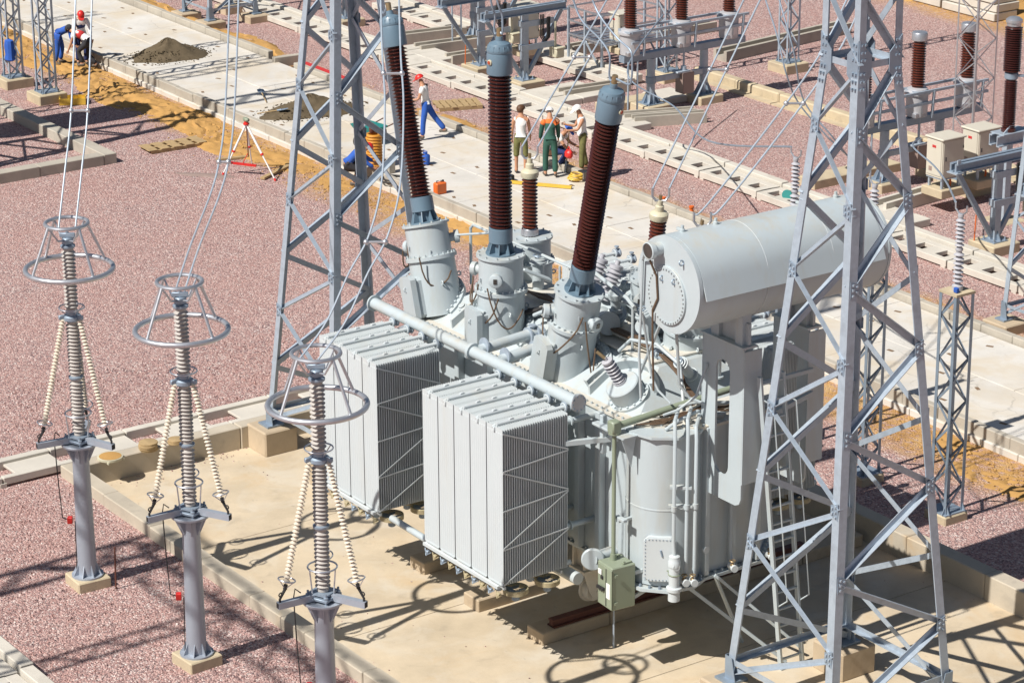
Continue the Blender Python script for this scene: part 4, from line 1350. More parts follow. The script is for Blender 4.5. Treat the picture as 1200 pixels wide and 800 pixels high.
MB().tube([(CX - .26, CY0 - .25, CZ + .42), (CX - .26, CY0 - .1, CZ + .1), (CX - .22, CY0 - .1, CZ - .3), (CX - .36, CY0 - .1, CZ - .55), (CX - .38, CY0 - .08, CZ - 1.0), (CX - .5, CY0 + .05, 4.3)], .02, 7).build("gauge_cable", M['cable'], cons)
b = MB()
for y in (.35, 1.1, 3.1, 3.9):
    b.lathe([(.05, 0), (.05, .06), (.03, .07), (.03, .13)], (CX - .12, CY0 + y, CZ + CR - .01), (0, 0, 1), 10)
for y in (.45, 3.2):
    b.box((CX - .3, CY0 + y, CZ + CR - .02), (.2, .05, .06), bev=.01)
b.build("fitting", P_, cons)
# supports: plates with a slot, columns and rails
def support(y, x0, x1, zb, zt):
    xm = (x0 + x1) / 2; sw = .2
    def xz(q): return [(a, y, z) for a, z in q]
    rb = .16
    out_l = [(x0, zb + rb), (x0 + .05, zb + .05), (x0 + rb, zb), (x1 - rb, zb), (x1 - .05, zb + .05), (x1, zb + rb)]
    n = 8
    lo = [(xm + sw * math.cos(math.pi + math.pi * k / n), zb + .48 + sw + sw * math.sin(math.pi + math.pi * k / n)) for k in range(n + 1)]
    hi = [(xm + sw * math.cos(math.pi * k / n), zt - .35 - sw + sw * math.sin(math.pi * k / n)) for k in range(n + 1)]
    b = MB()
    left = [(x0, zt), (x0, zb + rb), (x0 + .05, zb + .05), (x0 + rb, zb), (xm, zb)] + [(xm, zb + .48)] + lo[:n // 2][::-1] + hi[::-1][:n // 2 + 1][::1]
    left = [(x0, zb + rb), (x0 + .05, zb + .05), (x0 + rb, zb), (xm, zb), (xm, lo[n // 2][1])] + [lo[k] for k in range(n // 2 - 1, -1, -1)] + [hi[k] for k in range(n, n // 2 - 1, -1)] + [(xm, zt), (x0, zt)]
    right = [(2 * xm - a, z) for a, z in left]
    b.plate(xz(left), (0, 1, 0), .05); b.plate(xz(right), (0, 1, 0), .05)
    o = b.build("support_plate", P_, T)
    e = MB().box((x1 + .01, y + .2, (zb + zt) / 2 + .2), (.03, .4, zt - zb - .5)).box((x0 - .01, y + .12, (zb + zt) / 2 + .2), (.03, .24, zt - zb - .4)).box((xm, y + .12, zt + .02), (x1 - x0 + .06, .34, .04))
    e.build("stiffener", P_, o)
    MB().box((x1 - .18, y + .12, zt + .36), (.2, .2, .7)).box((x0 + .3, y + .12, zt + .33), (.22, .2, .62)).plate([(x0 + .1, y + .1, zt + .55), (x1, y + .1, zt + .45), (x1, y + .1, zt + .05), (x0 + .1, y + .1, zt + .05)], (0, 1, 0), .06).build("saddle", P_, o)
    return o
support(1.72, 1.4, 2.55, 2.1, 5.15)
support(3.35, 1.45, 2.4, 2.1, 5.15)
MB().bar((2.5, 1.75, 3.6), (2.5, 3.4, 3.95), .09, .09, (0, 0, 1)).build("support_brace", P_, T)
MB().bar((2.5, 1.75, 4.4), (2.5, 3.4, 4.4), .07, .07, (0, 0, 1)).build("support_brace", P_, T)
# --- pipes down the right front corner, breather, valves
for i, (x, y, zt, zb, nm) in enumerate(((1.78, .80, 3.6, 1.02, 0), (1.84, 1.05, 3.6, .55, 1), (1.9, 1.2, 3.45, .5, 1))):
    b = MB().tube([(x - .55, y + .5, zt + .1), (x - .12, y + .08, zt + .08), (x, y, zt - .1), (x, y, zb + .35), (x + (.06 if i == 0 else 0), y - .02, zb + .12), (x + (.06 if i == 0 else 0), y - .02, zb)], .035, 9)
    b.lathe([(.055, 0), (.055, .1)], (x, y, 2.0), (0, 0, 1), 10)
    b.build("pipe", P_, T)
MB().box((1.74, .98, 2.42), (.4, .12, .05), rz=.9).box((1.74, .98, 2.05), (.44, .1, .04), rz=.9).build("pipe_bracket", P_, T)
br = MB().lathe([(.06, .12), (.1, .1), (.1, .02), (.115, .0), (.115, -.1), (.1, -.1), (.1, -.5), (.145, -.52), (.145, -.58), (.11, -.6), (.11, -.78), (.05, -.8)], (1.84, .78, 1.04), (0, 0, 1), 20).build("breather", PW, T)
MB().ring((1.84, .78, .78), (0, 0, 1), .105, .014, 18, 6).bar((1.84, .78, .78), (1.4, .8, .78), .05, .02, (0, 0, 1)).build("clamp", M['green'], br)
for x, y, z in ((1.95, .75, .95), (2.0, .95, .60), (2.12, 1.05, .62), (2.05, 2.05, .62), (2.05, 2.95, .62)):
    v_ = MB().lathe([(.07, 0), (.07, .05), (.045, .06), (.045, .14), (.07, .15), (.07, .2)], (x - .2, y + .05, z), (1, -.25, 0), 12).build("valve", M['paintw'], T)
    MB().tube([(x - .1, y + .02, z), (x - .1, y + .02, z + .12)], .018, 6).ring((x - .1, y + .02, z + .13), (0, 0, 1), .05, .012, 14, 5).box((x - .1, y + .02, z + .04), (.09, .06, .06), bev=.01).build("valve_handle", M['brass2'] if 'brass2' in M else M['brass'], v_)
MB().tube([(1.72, 2.2, 2.0), (1.72, 2.2, .85), (1.78, 2.18, .7), (1.9, 2.12, .62)], .035, 9).build("pipe", P_, T)
MB().lathe([(.07, 0), (.07, .06)], (1.58, 1.7, .95), (1, 0, 0), 14).build("blank_flange", PW, T)
# H mark on the right wall stiffener, as stencilled
hm = MB()
for dy in (-.045, .045): hm.box((tx1 + .138, 2.35 + dy, 1.93), (.004, .016, .11))
hm.box((tx1 + .138, 2.35, 1.93), (.004, .08, .016)); hm.box((tx1 + .138, 2.35, 1.72), (.004, .07, .016)); hm.box((tx1 + .139, 2.35, 1.72), (.004, .016, .07))
hm.build("letter_mark", M['black'], T)
# --- green drive box, its shaft and the olive pipe to the tap changer
GX, GY = 1.55, -.30
gb = MB().box((GX, GY, 1.0), (.50, .52, .86), rz=-.08, bev=.02).build("drive_box", M['green'], T)
dr = MB().box((GX + .01, GY - .268, 1.0), (.46, .02, .80), rz=-.08, bev=.008)
dr.build("door", M['green'], gb)
MB().box((GX + .06, GY - .285, 1.0), (.02, .012, .74), rz=-.08).build("door_seam", M['dark'], gb)
MB().box((GX - .13, GY - .285, 1.26), (.11, .012, .1), rz=-.08).box((GX + .13, GY - .29, .95), (.13, .012, .3), rz=-.08).build("nameplate", M['white'], gb)
kb = MB()
for k in range(3): kb.lathe([(.03, 0), (.03, .05)], (GX - .16 + .065 * k, GY - .28, .95 - .005 * k), (0, -1, 0), 10)
kb.box((GX - .09, GY - .3, .95), (.22, .03, .06)).build("switch_block", M['dark'], gb)
MB().box((GX - .07, GY - .285, 1.16), (.07, .03, .07), bev=.008).build("latch", M['dark'], gb)
hg = MB()
for z in (.72, 1.27): hg.box((GX + .262, GY - .2, z), (.02, .06, .05), rz=-.08)
for dx in (-.18, .18): hg.box((GX + dx, GY + .1, 1.45), (.06, .2, .03)); hg.lathe([(.02, 1.44), (.02, 1.49)], (GX + dx, GY + .03, 0), (0, 0, 1), 8)
hg.build("hinge", M['green'], gb)
MB().tube([inv((1.95, -.68, FLOOR)), inv((1.95, -.68, 1.2))], .019, 8).build("conduit", M['galv'], T)
MB().bar((GX + .2, GY + .25, 1.2), (1.9, .35, 1.3), .04, .06, (0, 0, 1)).build("bracket", P_, gb)
MB().bar((GX + .2, GY + .25, .72), (1.8, .45, .9), .05, .07, (0, 0, 1)).build("bracket", P_, gb)
sx_, sy_ = .95, .06
sh_ = MB().tube([(GX - .1, GY, 1.43), (GX - .1, GY, 3.95)], .04, 12)
sh_.lathe([(.06, 0), (.06, .12)], (GX - .1, GY, 1.43), (0, 0, 1), 12)
sh_ = sh_.build("drive_shaft", M['green'], T)
MB().box((GX - .02, GY + .1, 2.25), (.30, .10, .06), bev=.008).box((GX - .05, GY + .3, 2.2), (.08, .5, .04)).build("shaft_bracket", P_, sh_)
MB().box((GX - .1, GY, 4.06), (.2, .2, .24), bev=.025).lathe([(.11, -.02), (.11, .02)], (GX - .1, GY, 3.94), (0, 0, 1), 14).build("bevel_gear", M['green'], sh_)
MB().box((GX - .0, GY + .18, 3.9), (.4, .4, .03)).plate([(GX + .12, GY - .02, 3.9), (GX + .14, GY + .3, 3.9), (GX + .13, GY + .2, 3.3)], (1, 0, 0), .02).build("gear_bracket", P_, sh_)
MB().tube([(GX - .72, GY + .5, 3.5), (.86, 1.0, 3.56), (.95, 2.8, 3.7)], .065, 12).build("drive_pipe", M['green'], T)
for o_ in (gb, sh_): o_.location += Vector((-.62, .445, -.56))
# --- clutter on the flange above the compartment
cl = MB()
rr = random.Random(11)
for k in range(7):
    x = .75 + rr.uniform(0, .3); y = 1.2 + k * .1
    cl.tube([(x, y - .6, 3.45), (x + .2, y - .2, 3.47), (x + .1, y + .4, 3.5), (x + .3, y + 1.0, 3.47), (x + .2, y + 1.5, 3.46)], .016, 6)
cl.build("cables", M['cable'], T)
MB().box((1.2, 2.1, 3.42), (.5, .3, .12), bev=.02).build("junction_box", M['paintdirty'], T)
MB().box((.95, 1.45, 3.38), (.3, .3, .14), bev=.02).build("junction_box", M['paintdirty'], T)
MB().lathe([(.09, 0), (.09, .14), (.05, .15), (.05, .22)], (1.25, 1.5, 3.32), (0, 0, 1), 14).build("vent_valve", M['paintdirty'], T)
MB().lathe([(.06, 0), (.06, .12)], (1.0, 1.9, 3.42), (1, -.5, .2), 12).build("vent_valve", M['paintdirty'], T)
# --- cable trays, looms and hand rail on the cover
MB().box((-1.3, 2.15, ZH + .14), (3.2, .2, .05), bev=.01).build("cable_tray", M['paintdirty'], T)
for k in range(4):
    o = rr.uniform(-.12, .12)
    MB().tube([(-4.0 - o, 1.5 + .1 * k, ZH + .02), (-3.6, 1.75 + o, ZH + .2), (-3.0, 1.9 - o, ZH + .32 + .05 * k), (-2.6, 2.0 + o, ZH + .2), (-2.2, 1.85, ZH + .1)], .045, 8).build("thick_hose", M['dark'], T)
MB().box((-3.2, 1.95, ZH + .12), (1.1, .5, .18), bev=.03).build("marshalling_box", M['paintdirty'], T)
lo = MB()
for k in range(6):
    o = rr.uniform(-.1, .1)
    lo.tube([(-5.2, 2.2 + o, ZH + .1), (-4.2, 2.15 - o, ZH + .2), (-3.3, 2.3 + o, ZH + .12), (-2.2, 2.1 + o * .5, ZH + .22), (-1, 2.12 + o, ZH + .2), (.2, 2.0 - o, ZH + .12), (1.0, 1.9 + o, 3.6)], .028, 6)
lo.build("cable_loom", M['cable'], T)
for cx, runs in ((-6.72, ((-150, -118, .5, .0), (-60, 5, .55, .3))), (-4.29, ((-150, -40, .95, .2), (-62, 20, .5, .5), (-140, -95, .35, .0))), (-1.85, ((-142, -20, .8, -.1), (-15, 15, .7, .6)))):
    for a0, a1, sag, drop in runs:
        pts = []
        ph = rr.uniform(0, 3)
        for i in range(13):
            t = i / 12; a = R(a0 + (a1 - a0) * t)
            r_ = .56 + .05 * math.sin(5 * t + ph)
            pts.append((cx + r_ * math.cos(a), 1.2 + r_ * math.sin(a), 4.72 - sag * (4 * t * (1 - t)) ** .8 * (1 + .25 * math.sin(4 * t + ph)) - drop * t))
        MB().tube(pts, .017, 6).build("gauge_lead", M['cable'], T)
rl = MB()
pts = [(-5.2, 2.05, 5.05), (-2.55, 2.05, 5.05)]
posts = [(-5.2, 2.05), (-2.6, 2.05), (-3.6, 1.95)]
rl.tube([(-6.6, 2.05, 3.85), (-6.6, 2.05, 5.05), (-6.5, 2.05, 5.14), (-2.9, 2.05, 5.12), (-2.8, 2.05, 5.05), (-2.8, 2.05, 4.05)], .032, 8)
rl.tube([(-3.5, 2.05, 5.05), (-3.5, 2.05, 4.05)], .022, 8).lathe([(.08, 0), (.08, .04)], (-3.5, 2.05, 4.05), (0, 0, 1), 12)
rl.tube([(-6.75, 1.5, 4.95), (-5.9, 2.05, 5.12)], .025, 8)
rl.build("hand_rail", P_, T)
rl = MB().tube([(-2.6, 2.2, 5.15), (-1.2, 1.95, 5.05), (-.9, 1.9, 4.95)], .04, 8).tube([(-.95, 1.9, 5.0), (-.95, 1.9, 4.05)], .025, 8).lathe([(.09, 0), (.09, .05)], (-.95, 1.9, 4.04), (0, 0, 1), 12)
rl.build("hand_rail", P_, T)
for pts, r in (([(1.3, .9, 5.65), (.15, 1.25, 4.1)], .03), ([(.9, .7, 5.6), (.62, 1.15, 4.2), (.75, 1.2, 3.95), (1.0, 1.3, 3.75)], .022), ([(1.35, 1.1, 5.65), (1.25, 1.3, 4.2), (1.3, 1.5, 3.9), (1.5, 1.7, 3.8)], .03), ([(1.55, 1.7, 4.6), (1.5, 1.5, 4.0), (1.35, 1.2, 3.75), (1.3, .9, 3.7)], .025)):
    MB().tube(pts, r, 8).build("oil_pipe", P_, T)
# valves, pumps and pipework crowding the cover between the turrets
def stub(name, p, d, L, r, mt=None):
    d = Vector(d).normalized()
    return MB().lathe([(r * 1.5, 0), (r * 1.5, .03), (r, .035), (r, L - .1), (r * 1.5, L - .095), (r * 1.5, L - .06), (r * 1.25, L - .055), (r * 1.25, L - .01), (r * .6, L)], p, d, 18).build(name, mt or P_, T)
for p, d, L, r in (((-2.9, 1.55, ZH + .02), (0, 0, 1), .5, .09), ((-3.0, 2.35, ZH), (.1, -.1, 1), .62, .11), ((-2.35, 2.6, ZH + .02), (.5, -.4, .6), .6, .13), ((-1.9, 1.75, ZH), (0, 0, 1), .42, .07), ((-1.0, 2.5, ZH), (-.2, -.3, 1), .75, .12),
                   ((-.7, 2.3, ZH + .02), (.7, -.5, .25), .5, .1), ((-5.5, 2.3, ZH), (0, 0, 1), .5, .1), ((-5.3, 1.75, ZH), (.3, -.6, .4), .45, .08), ((-5.0, 2.6, ZH), (0, 0, 1), .7, .12), ((.2, 2.4, ZH - .2), (.2, -.6, .6), .55, .1), ((.35, 2.9, ZH - .3), (0, 0, 1), .7, .09), ((-1.5, 3.0, ZH + .1), (.3, -.8, .5), .7, .14)):
    v_ = stub("valve", p, d, L, r)
    MB().ring(Vector(p) + Vector(d).normalized() * (L + .06), d, r * .8, .014, 16, 5).tube([Vector(p) + Vector(d).normalized() * (L - .02), Vector(p) + Vector(d).normalized() * (L + .07)], .016, 6).build("hand_wheel", M['galvd'], v_)
for pts, r in ((((-3.6, 1.5, ZH + .1), (-3.0, 1.7, ZH + .45), (-2.5, 1.9, ZH + .5), (-2.2, 2.4, ZH + .3)), .04), (((-2.8, 2.5, ZH + .55), (-2.0, 2.3, ZH + .75), (-1.2, 2.4, ZH + .7), (-.9, 2.6, ZH + .6)), .05), (((-1.1, 1.7, ZH + .05), (-.8, 1.75, ZH + .35), (-.2, 1.9, ZH + .4), (.5, 1.9, ZH + .2), (.9, 1.7, ZT + .1)), .035), (((-5.6, 1.6, ZH + .1), (-5.4, 1.9, ZH + .5), (-4.9, 2.2, ZH + .55), (-4.7, 2.7, ZH + .3)), .04), (((.6, .95, ZT + .1), (.85, 1.2, ZT + .22), (1.0, 1.9, ZT + .25), (1.25, 2.5, ZT + .2)), .03), (((1.3, .95, ZT + .02), (1.38, 1.2, ZT + .18), (1.3, 1.7, ZT + .22), (1.35, 2.3, ZT + .05)), .035)):
    MB().tube(pts, r, 9).build("pipe", P_, T)
cv = MB().tube([(-2.6, 4.2, 3.9), (-2.0, 3.9, 4.7), (-1.3, 3.5, 4.9), (-.6, 3.2, 4.7)], .018, 6).tube([(-3.2, 4.4, 4.6), (-2.2, 4.0, 5.2), (-1.4, 3.4, 5.0)], .018, 6)
cv.build("bond_cable", M['galvd'], T)

# --- plinth strips, rails and foundation blocks on the basin floor
for x0, y0, y1 in ((-.95, -1.85, -.9), (-2.95, -1.75, -.8), (.9, -1.7, 4.6), (-5.6, 1.2, 4.5)):
    rt_ = setting("concrete_plinth")
    L = 1.55; y = y0
    while y < y1:
        inst("plinth_block", MB().box((0, 0, .115), (.5, L - .02, .25), bev=.02).mesh("block", M['block']), rt_, (x0, y + L / 2, FLOOR + .004))
        y += L
tag(MB().box((1.0, 1.6, .06), (.09, 6.0, .12)).box((1.0, 1.6, .13), (.16, 6.0, .03)).box((1.0, 1.6, .012), (.22, 6.0, .02)).build("rail", M['rust']), "rusty red rail on the plinth under the transformer", "rail")
# --- ladder leaning on the conservator supports
lad = thing("ladder", "light grey steel ladder with thin hand rails leaning beside the conservator supports", "ladder", (4.4, 1.45, FLOOR))
pA, pB = Vector((4.4, 1.2, FLOOR)), Vector((4.53, .43, 5.5))
sd_ = Vector((0, .5, 0))
for o in (Vector((0, 0, 0)), sd_):
    MB().bar(pA + o, pB + o, .045, .09, (1, 0, .4)).build("side_rail", P_, lad)
    hr = Vector((.32, .2, .1))
    MB().tube([(pA + o).lerp(pB + o, .22) , (pA + o).lerp(pB + o, .24) + hr * .55, (pA + o).lerp(pB + o, .9) + hr * .55, (pA + o).lerp(pB + o, .93)], .014, 6).build("hand_rail", P_, lad)
n = 17
for i in range(n):
    q = pA.lerp(pB, (i + .6) / n)
    MB().bar(q, q + sd_, .05, .03, (0, 0, 1)).build("rung", P_, lad)
# diagonal struts from the tank foot to the ladder
tag(MB().bar((1.65, 1.2, .38), inv((4.3, 1.4, -.18)), .06, .06, (0, 0, 1)).build("strut", P_, T), None)
MB().bar((1.65, 1.9, .4), inv((4.25, 1.75, .0)), .06, .05, (0, 0, 1)).build("strut", P_, T)
MB().bar((1.65, 1.9, .38), inv((3.2, 1.3, -.2)), .05, .05, (0, 0, 1)).build("strut", P_, T)
# discs lying on the basin wall
def disc(name, label, cat, c, r, h, mt, n=1, lean=0):
    b = MB()
    for k in range(n): b.lathe([(r * .96, k * h), (r, k * h + h * .1), (r, (k + .9) * h), (r * .97, (k + .96) * h)], (random.uniform(-.02, .02), random.uniform(-.02, .02), 0), (0, 0, 1), 26)
    o = b.build(name, mt); o.location = c
    tag(o, label, cat); return o
li = disc("round_lid", "round lid with orange sand in it lying on the left basin wall corner", "lid", (-10.42, -4.45, .27), .27, .06, M['capcream'])
b = MB().lathe([(.235, .062), (.12, .075), (.02, .08)], n=22); b.build("sand_fill", M['sand'], li, off=Vector((0, 0, 0)))
for k, (x, y) in enumerate(((.22, -.16), (-.1, .26), (.15, .22))): MB().box((x, y, -.0), (.08, .03, .05)).build("lug", M['capcream'], li, off=Vector((0, 0, 0)))
disc("disc_stack", "stack of tan wooden discs on the left basin wall beside the round lid", "discs", (-10.45, -3.55, .25), .2, .045, M['wood'], 4)
disc("disc_stack", "low tan disc on the left basin wall, behind the second post's brace", "discs", (-10.45, -2.9, .25), .17, .045, M['wood'], 2)

# set the machine down at its true distance: high on the rails and correspondingly smaller
T.location = fin(T.location); T.scale = (FS,) * 3
# the neighbouring bay's transformer stands outside the frame; only its shadow reaches the picture
nbr = thing("oil_tank_on_supports", "white cylindrical oil tank of the neighbouring transformer, outside the left edge", "oil tank", T.location + Vector((-39.9, 0, 0)))
nbr.scale = T.scale
for ch in list(T.children):
    if ch.name.split('.')[0] in ("conservator", "support_plate", "support_brace", "tank", "bell_cover") and ch.name.split('.')[0] not in ("tank", "bell_cover"):
        copy_tree(ch, nbr)
# ================================================================== SWITCHYARD BEYOND THE ROAD
def make_frame(label):
    """disconnector support: square post on a footing with a V-strutted beam along Y"""
    root = thing("switch_frame", label, "steel frame", group="strutted steel frames beside the white cable trench")
    MB().box((0, 0, .05), (.95, .95, .44), bev=.025).build("footing", M['footing'], root)
    MB().box((0, 0, 1.3), (.2, .2, 2.1)).build("post", M['galv'], root)
    b = MB().box((0, 0, .285), (.5, .5, .03))
    for sx in (-1, 1):
        for sy in (-1, 1):
            b.lathe([(.025, .3), (.025, .38)], (sx * .19, sy * .19, 0), (0, 0, 1), 6)
    b.plate([(.1, -.01, .3), (.24, -.01, .3), (.1, -.01, .55)], (0, 1, 0), .02).plate([(-.1, -.01, .3), (-.24, -.01, .3), (-.1, -.01, .55)], (0, 1, 0), .02)
    b.build("base_plate", M['galvd'], root)
    b = MB()
    for dx in (-.09, .09):
        b.frame((dx, -1.55, 2.46), (dx, 1.55, 2.46), [(-.06, -.11), (.06, -.11), (.06, -.085), (.0, -.085), (.0, .085), (.06, .085), (.06, .11), (-.06, .11)], Vector((1, 0, 0)), Vector((0, 0, 1)))
    b.build("beam", M['galvd'], root)
    for s in (-1, 1):
        MB().bar((0, s * 1.42, 2.32), (0, s * .12, .42), .12, .10, (1, 0, 0)).build("strut", M['galvd'], root)
        MB().box((0, s * 1.5, 2.33), (.36, .24, .03)).box((.12, s * 1.5, 2.62), (.04, .1, .12)).build("bracket", M['galv'], root)
    for z in (1.3, 2.05):
        MB().bar((.12, -.2, z), (.12, 1.05, z), .05, .18, (0, 0, 1)).bar((.1, -.12, z), (-.12, -.12, z), .06, .18, (0, 0, 1)).build("cross_channel", M['galv'], root)
    MB().box((.14, 1.15, 1.0), (.42, .32, .3), bev=.03).box((.14, 1.15, 1.17), (.5, .36, .05), bev=.01).tube([(.14, 1.1, 1.2), (.14, 1.1, 2.0)], .035, 8).build("drive_housing", M['capcream'], root)
    hs = []
    for k in range(3):
        MB().tube([(.18, .5 + .06 * k, 2.3), (.2, .48 + .06 * k, 1.6), (.22, .58 + .06 * k, 1.45), (.22, .72 + .05 * k, 1.55), (.2, .74 + .05 * k, 2.2)], .022, 6).build("cable_loop", M['dark'], root)
    MB().tube([(-.3, -.42, .2), (-.29, -.4, .95)], .018, 6).build("earth_rod", M['orange'], root)
    return root
fr = make_frame("strutted frame at the right edge beside two beige cabinets, cable loops hanging from it")
fr.location = (-10.6, 20.95, 0)
f2 = copy_tree(fr); f2.location = (-31.4, 20.85, 0); f2['label'] = "strutted frame right behind the middle brown bushing's blue-grey cap"
f3 = copy_tree(fr); f3.location = (-33.8, 20.85, 0); f3['label'] = "strutted frame just left of the middle bushing's cap, a beige cabinet on it"
f4 = copy_tree(fr); f4.location = (-8.2, 20.95, 0); f4['label'] = "strutted frame cut off by the right picture edge"
f5 = copy_tree(fr); f5.location = (-42.0, 20.85, 0); f5['label'] = "strutted frame at the top behind the left lattice tower"

def make_ct_row(label):
    """three instrument tanks with brown insulators on a beam along Y"""
    root = thing("insulator_row", label, "switchgear", group="rows of brown insulators on grey tanks")
    Y0, Y1 = 21.2, 25.9
    YB = (22.3, 24.35)
    for y in YB:
        b = MB().lathe([(.13, .28), (.13, 1.65)], (0, y, 0), (0, 0, 1), 18)
        p = b.build("post", M['galv'], root, off=Vector((0, 0, 0)))
        g = MB().box((0, y, .265), (.6, .6, .03))
        for k in range(8):
            a = k * math.pi / 4; c, s = math.cos(a), math.sin(a)
            g.plate([(c * .12, y + s * .12, .28), (c * .29, y + s * .29, .28), (c * .13, y + s * .13, .62)], (-s, c, 0), .014)
        g.build("base_plate", M['galvd'], p, off=Vector((0, 0, 0)))
        MB().box((0, y, .03), (.9, .9, .44), bev=.025).build("footing", M['footing'], root, off=Vector((0, 0, 0)))
    MB().bar((-.02, Y0, 1.76), (-.02, Y1, 1.76), .26, .2, (0, 0, 1)).build("beam", M['galvd'], root, off=Vector((0, 0, 0)))
    for z, dx in ((2.62, .34), (2.3, .34), (2.6, -.3)):
        MB().bar((dx, Y0 + .1, z), (dx, Y1 - .1, z), .07, .07, (0, 0, 1)).build("linkage_rail", M['galv'], root, off=Vector((0, 0, 0)))
    MB().bar((.05, YB[0] - .1, .98), (.05, YB[1] + .25, .98), .1, .16, (0, 0, 1)).build("cross_channel", M['galv'], root, off=Vector((0, 0, 0)))
    for y in YB: MB().lathe([(.16, .88), (.16, 1.08)], (0, y, 0), (0, 0, 1), 16).build("clamp", M['galvd'], root, off=Vector((0, 0, 0)))
    mb = MB().box((.08, 23.55, .75), (.42, .42, .66), bev=.015).build("mechanism_box", M['mech'], root, off=Vector((0, 0, 0)))
    MB().tube([(.08, 23.5, 1.08), (.08, 23.5, 1.25)], .09, 10).tube([(.08, 23.5, 1.2), (.08, 23.5, 2.3)], .035, 8).box((.08, 23.4, 1.1), (.3, .5, .06), bev=.01).build("drive_rod", M['galv'], mb, off=Vector((0, 0, 0)))
    for y in (21.5, 23.45, 25.3):
        t = MB().lathe([(.27, 1.88), (.30, 1.9), (.31, 2.5), (.37, 2.52), (.37, 2.58), (.30, 2.6), (.28, 2.66), (.16, 2.7)], (0, y, 0), (0, 0, 1), 28).build("instrument_tank", M['tankgrey'], root, off=Vector((0, 0, 0)))
        MB().box((.3, y, 2.15), (.06, .16, .3), bev=.01).box((.2, y - .22, 1.95), (.14, .14, .14), bev=.02).build("terminal_box", M['alu'], t, off=Vector((0, 0, 0)))
        i = MB().lathe([(.16, 2.68), (.16, 2.74)] + sheds(.14, .2, .072, 17, 2.74) + [(.15, 3.97), (.15, 4.02)], (0, y, 0), (0, 0, 1), 20).build("insulator", M['porcr'], root, off=Vector((0, 0, 0)))
        MB().lathe([(.18, 4.0), (.22, 4.02), (.22, 4.2), (.2, 4.24), (.05, 4.27)], (0, y, 0), (0, 0, 1), 20).box((-.2, y, 4.16), (.22, .06, .03)).build("cap", M['alu'], i, off=Vector((0, 0, 0)))
        MB().bar((.35, y + .25, 1.86), (.36, y + .3, 2.62), .07, .05, (0, 1, 0)).build("bracket", M['galv'], root, off=Vector((0, 0, 0)))
        MB().bar((.35, y - .25, 2.62), (-.2, y - .25, 2.62), .06, .05, (0, 0, 1)).build("bracket", M['galv'], root, off=Vector((0, 0, 0)))
    for y in (21.25, 21.6):
        MB().tube([(.25, y, .2), (.25, y, 1.72)], .03, 8).build("cable_pipe", M['galv'], root, off=Vector((0, 0, 0)))
    return root
r1 = make_ct_row("row of brown insulators on grey tanks with a brown box, top centre"); r1.location = (-26.8, 0, 0)
r2 = copy_tree(r1); r2.location = (-16.5, .15, 0); r2['label'] = "row of brown insulators on grey tanks right of the big lattice tower"
r3 = copy_tree(r1); r3.location = (-37.2, .6, 0); r3['label'] = "row of insulators on grey tanks at the top edge, behind the left bushing's cap"
for o in (r1, r2, r3):
    pass

def make_pole(label):
    root = thing("breaker_pole", label, "breaker pole")
    MB().box((0, 0, .05), (.9, .9, .44), bev=.02).build("footing", M['footing'], root)
    MB().box((0, 0, 1.3), (.2, .2, 2.1)).build("post", M['galv'], root)
    b = MB()
    for dx in (-.14, .14):
        b.frame((dx, -.5, 2.5), (dx, 1.6, 2.5), [(-.05, -.15), (.05, -.15), (.05, -.12), (-.02, -.12), (-.02, .12), (.05, .12), (.05, .15), (-.05, .15)], Vector((1, 0, 0)), Vector((0, 0, 1)))
    b.box((0, .1, 2.67), (.5, 1.0, .03)).plate([(.1, -.3, 2.68), (.1, .1, 2.68), (.1, .05, 2.95)], (1, 0, 0), .03)
    b.build("beam", M['galv'], root)
    i = MB().lathe([(.2, 2.68), (.2, 2.76), (.14, 2.8)] + sheds(.12, .175, .06, 21, 2.8) + [(.15, 4.08), (.15, 4.12)], n=20).build("insulator", M['porc'], root)
    MB().lathe([(.16, 4.1), (.18, 4.12), (.18, 4.26), (.16, 4.28)], n=18).bar((.1, 0, 4.2), (.5, .5, 4.2), .1, .05, (0, 0, 1)).build("mid_flange", M['galvd'], i)
    i = MB().lathe([(.15, 4.28)] + sheds(.17, .235, .06, 20, 4.3) + [(.17, 5.52)], n=20).build("interrupter", M['porc'], root)
    MB().lathe([(.16, 5.5), (.19, 5.52), (.19, 5.6), (.22, 5.61), (.22, 5.68), (.14, 5.74)], n=18).build("cap", M['alu'], i)
    return root
bp = make_pole("tall two-stage dark brown breaker pole on a grey beam at the right edge"); bp.location = (-12.4, 23.05, -.25)

def make_cabinet(label):
    root = thing("control_cabinet", label, "cabinet", group="beige control cabinets")
    MB().box((0, 0, .72), (.62, .78, 1.05), bev=.012).build("body", M['beige'], root)
    MB().box((0, 0, 1.275), (.72, .88, .06), bev=.02).build("roof", M['beige'], root)
    d = MB().box((.318, 0, .74), (.02, .72, .98), bev=.006)
    d = d.build("door", M['beige'], root)
    MB().box((0, -.398, .74), (.54, .02, .96), bev=.006).build("side_panel", M['beige'], root)
    MB().box((.0, -.411, 1.05), (.14, .006, .07)).build("maker_plate", M['redcloth'], root)
    MB().box((-.12, -.411, .42), (.12, .006, .12)).build("label_plate", M['mech'], root)
    MB().box((.332, -.28, .74), (.03, .03, .12), bev=.006).box((.335, .34, 1.0), (.02, .02, .08)).box((.335, .34, .45), (.02, .02, .08)).build("handle", M['dark'], d)
    b = MB()
    for x in (-.24, .24):
        for y in (-.3, .3): b.box((x, y, .02), (.06, .06, .36))
    b.box((0, 0, .17), (.6, .74, .03))
    b.build("stand", M['galv'], root)
    MB().box((0, 0, -.22), (.8, .9, .24), bev=.02).build("plinth", M['footing'], root)
    MB().tube([(.1, .1, .2), (.13, .12, .0), (.12, .1, -.15)], .03, 6).build("cable_entry", M['orange'], root)
    return root
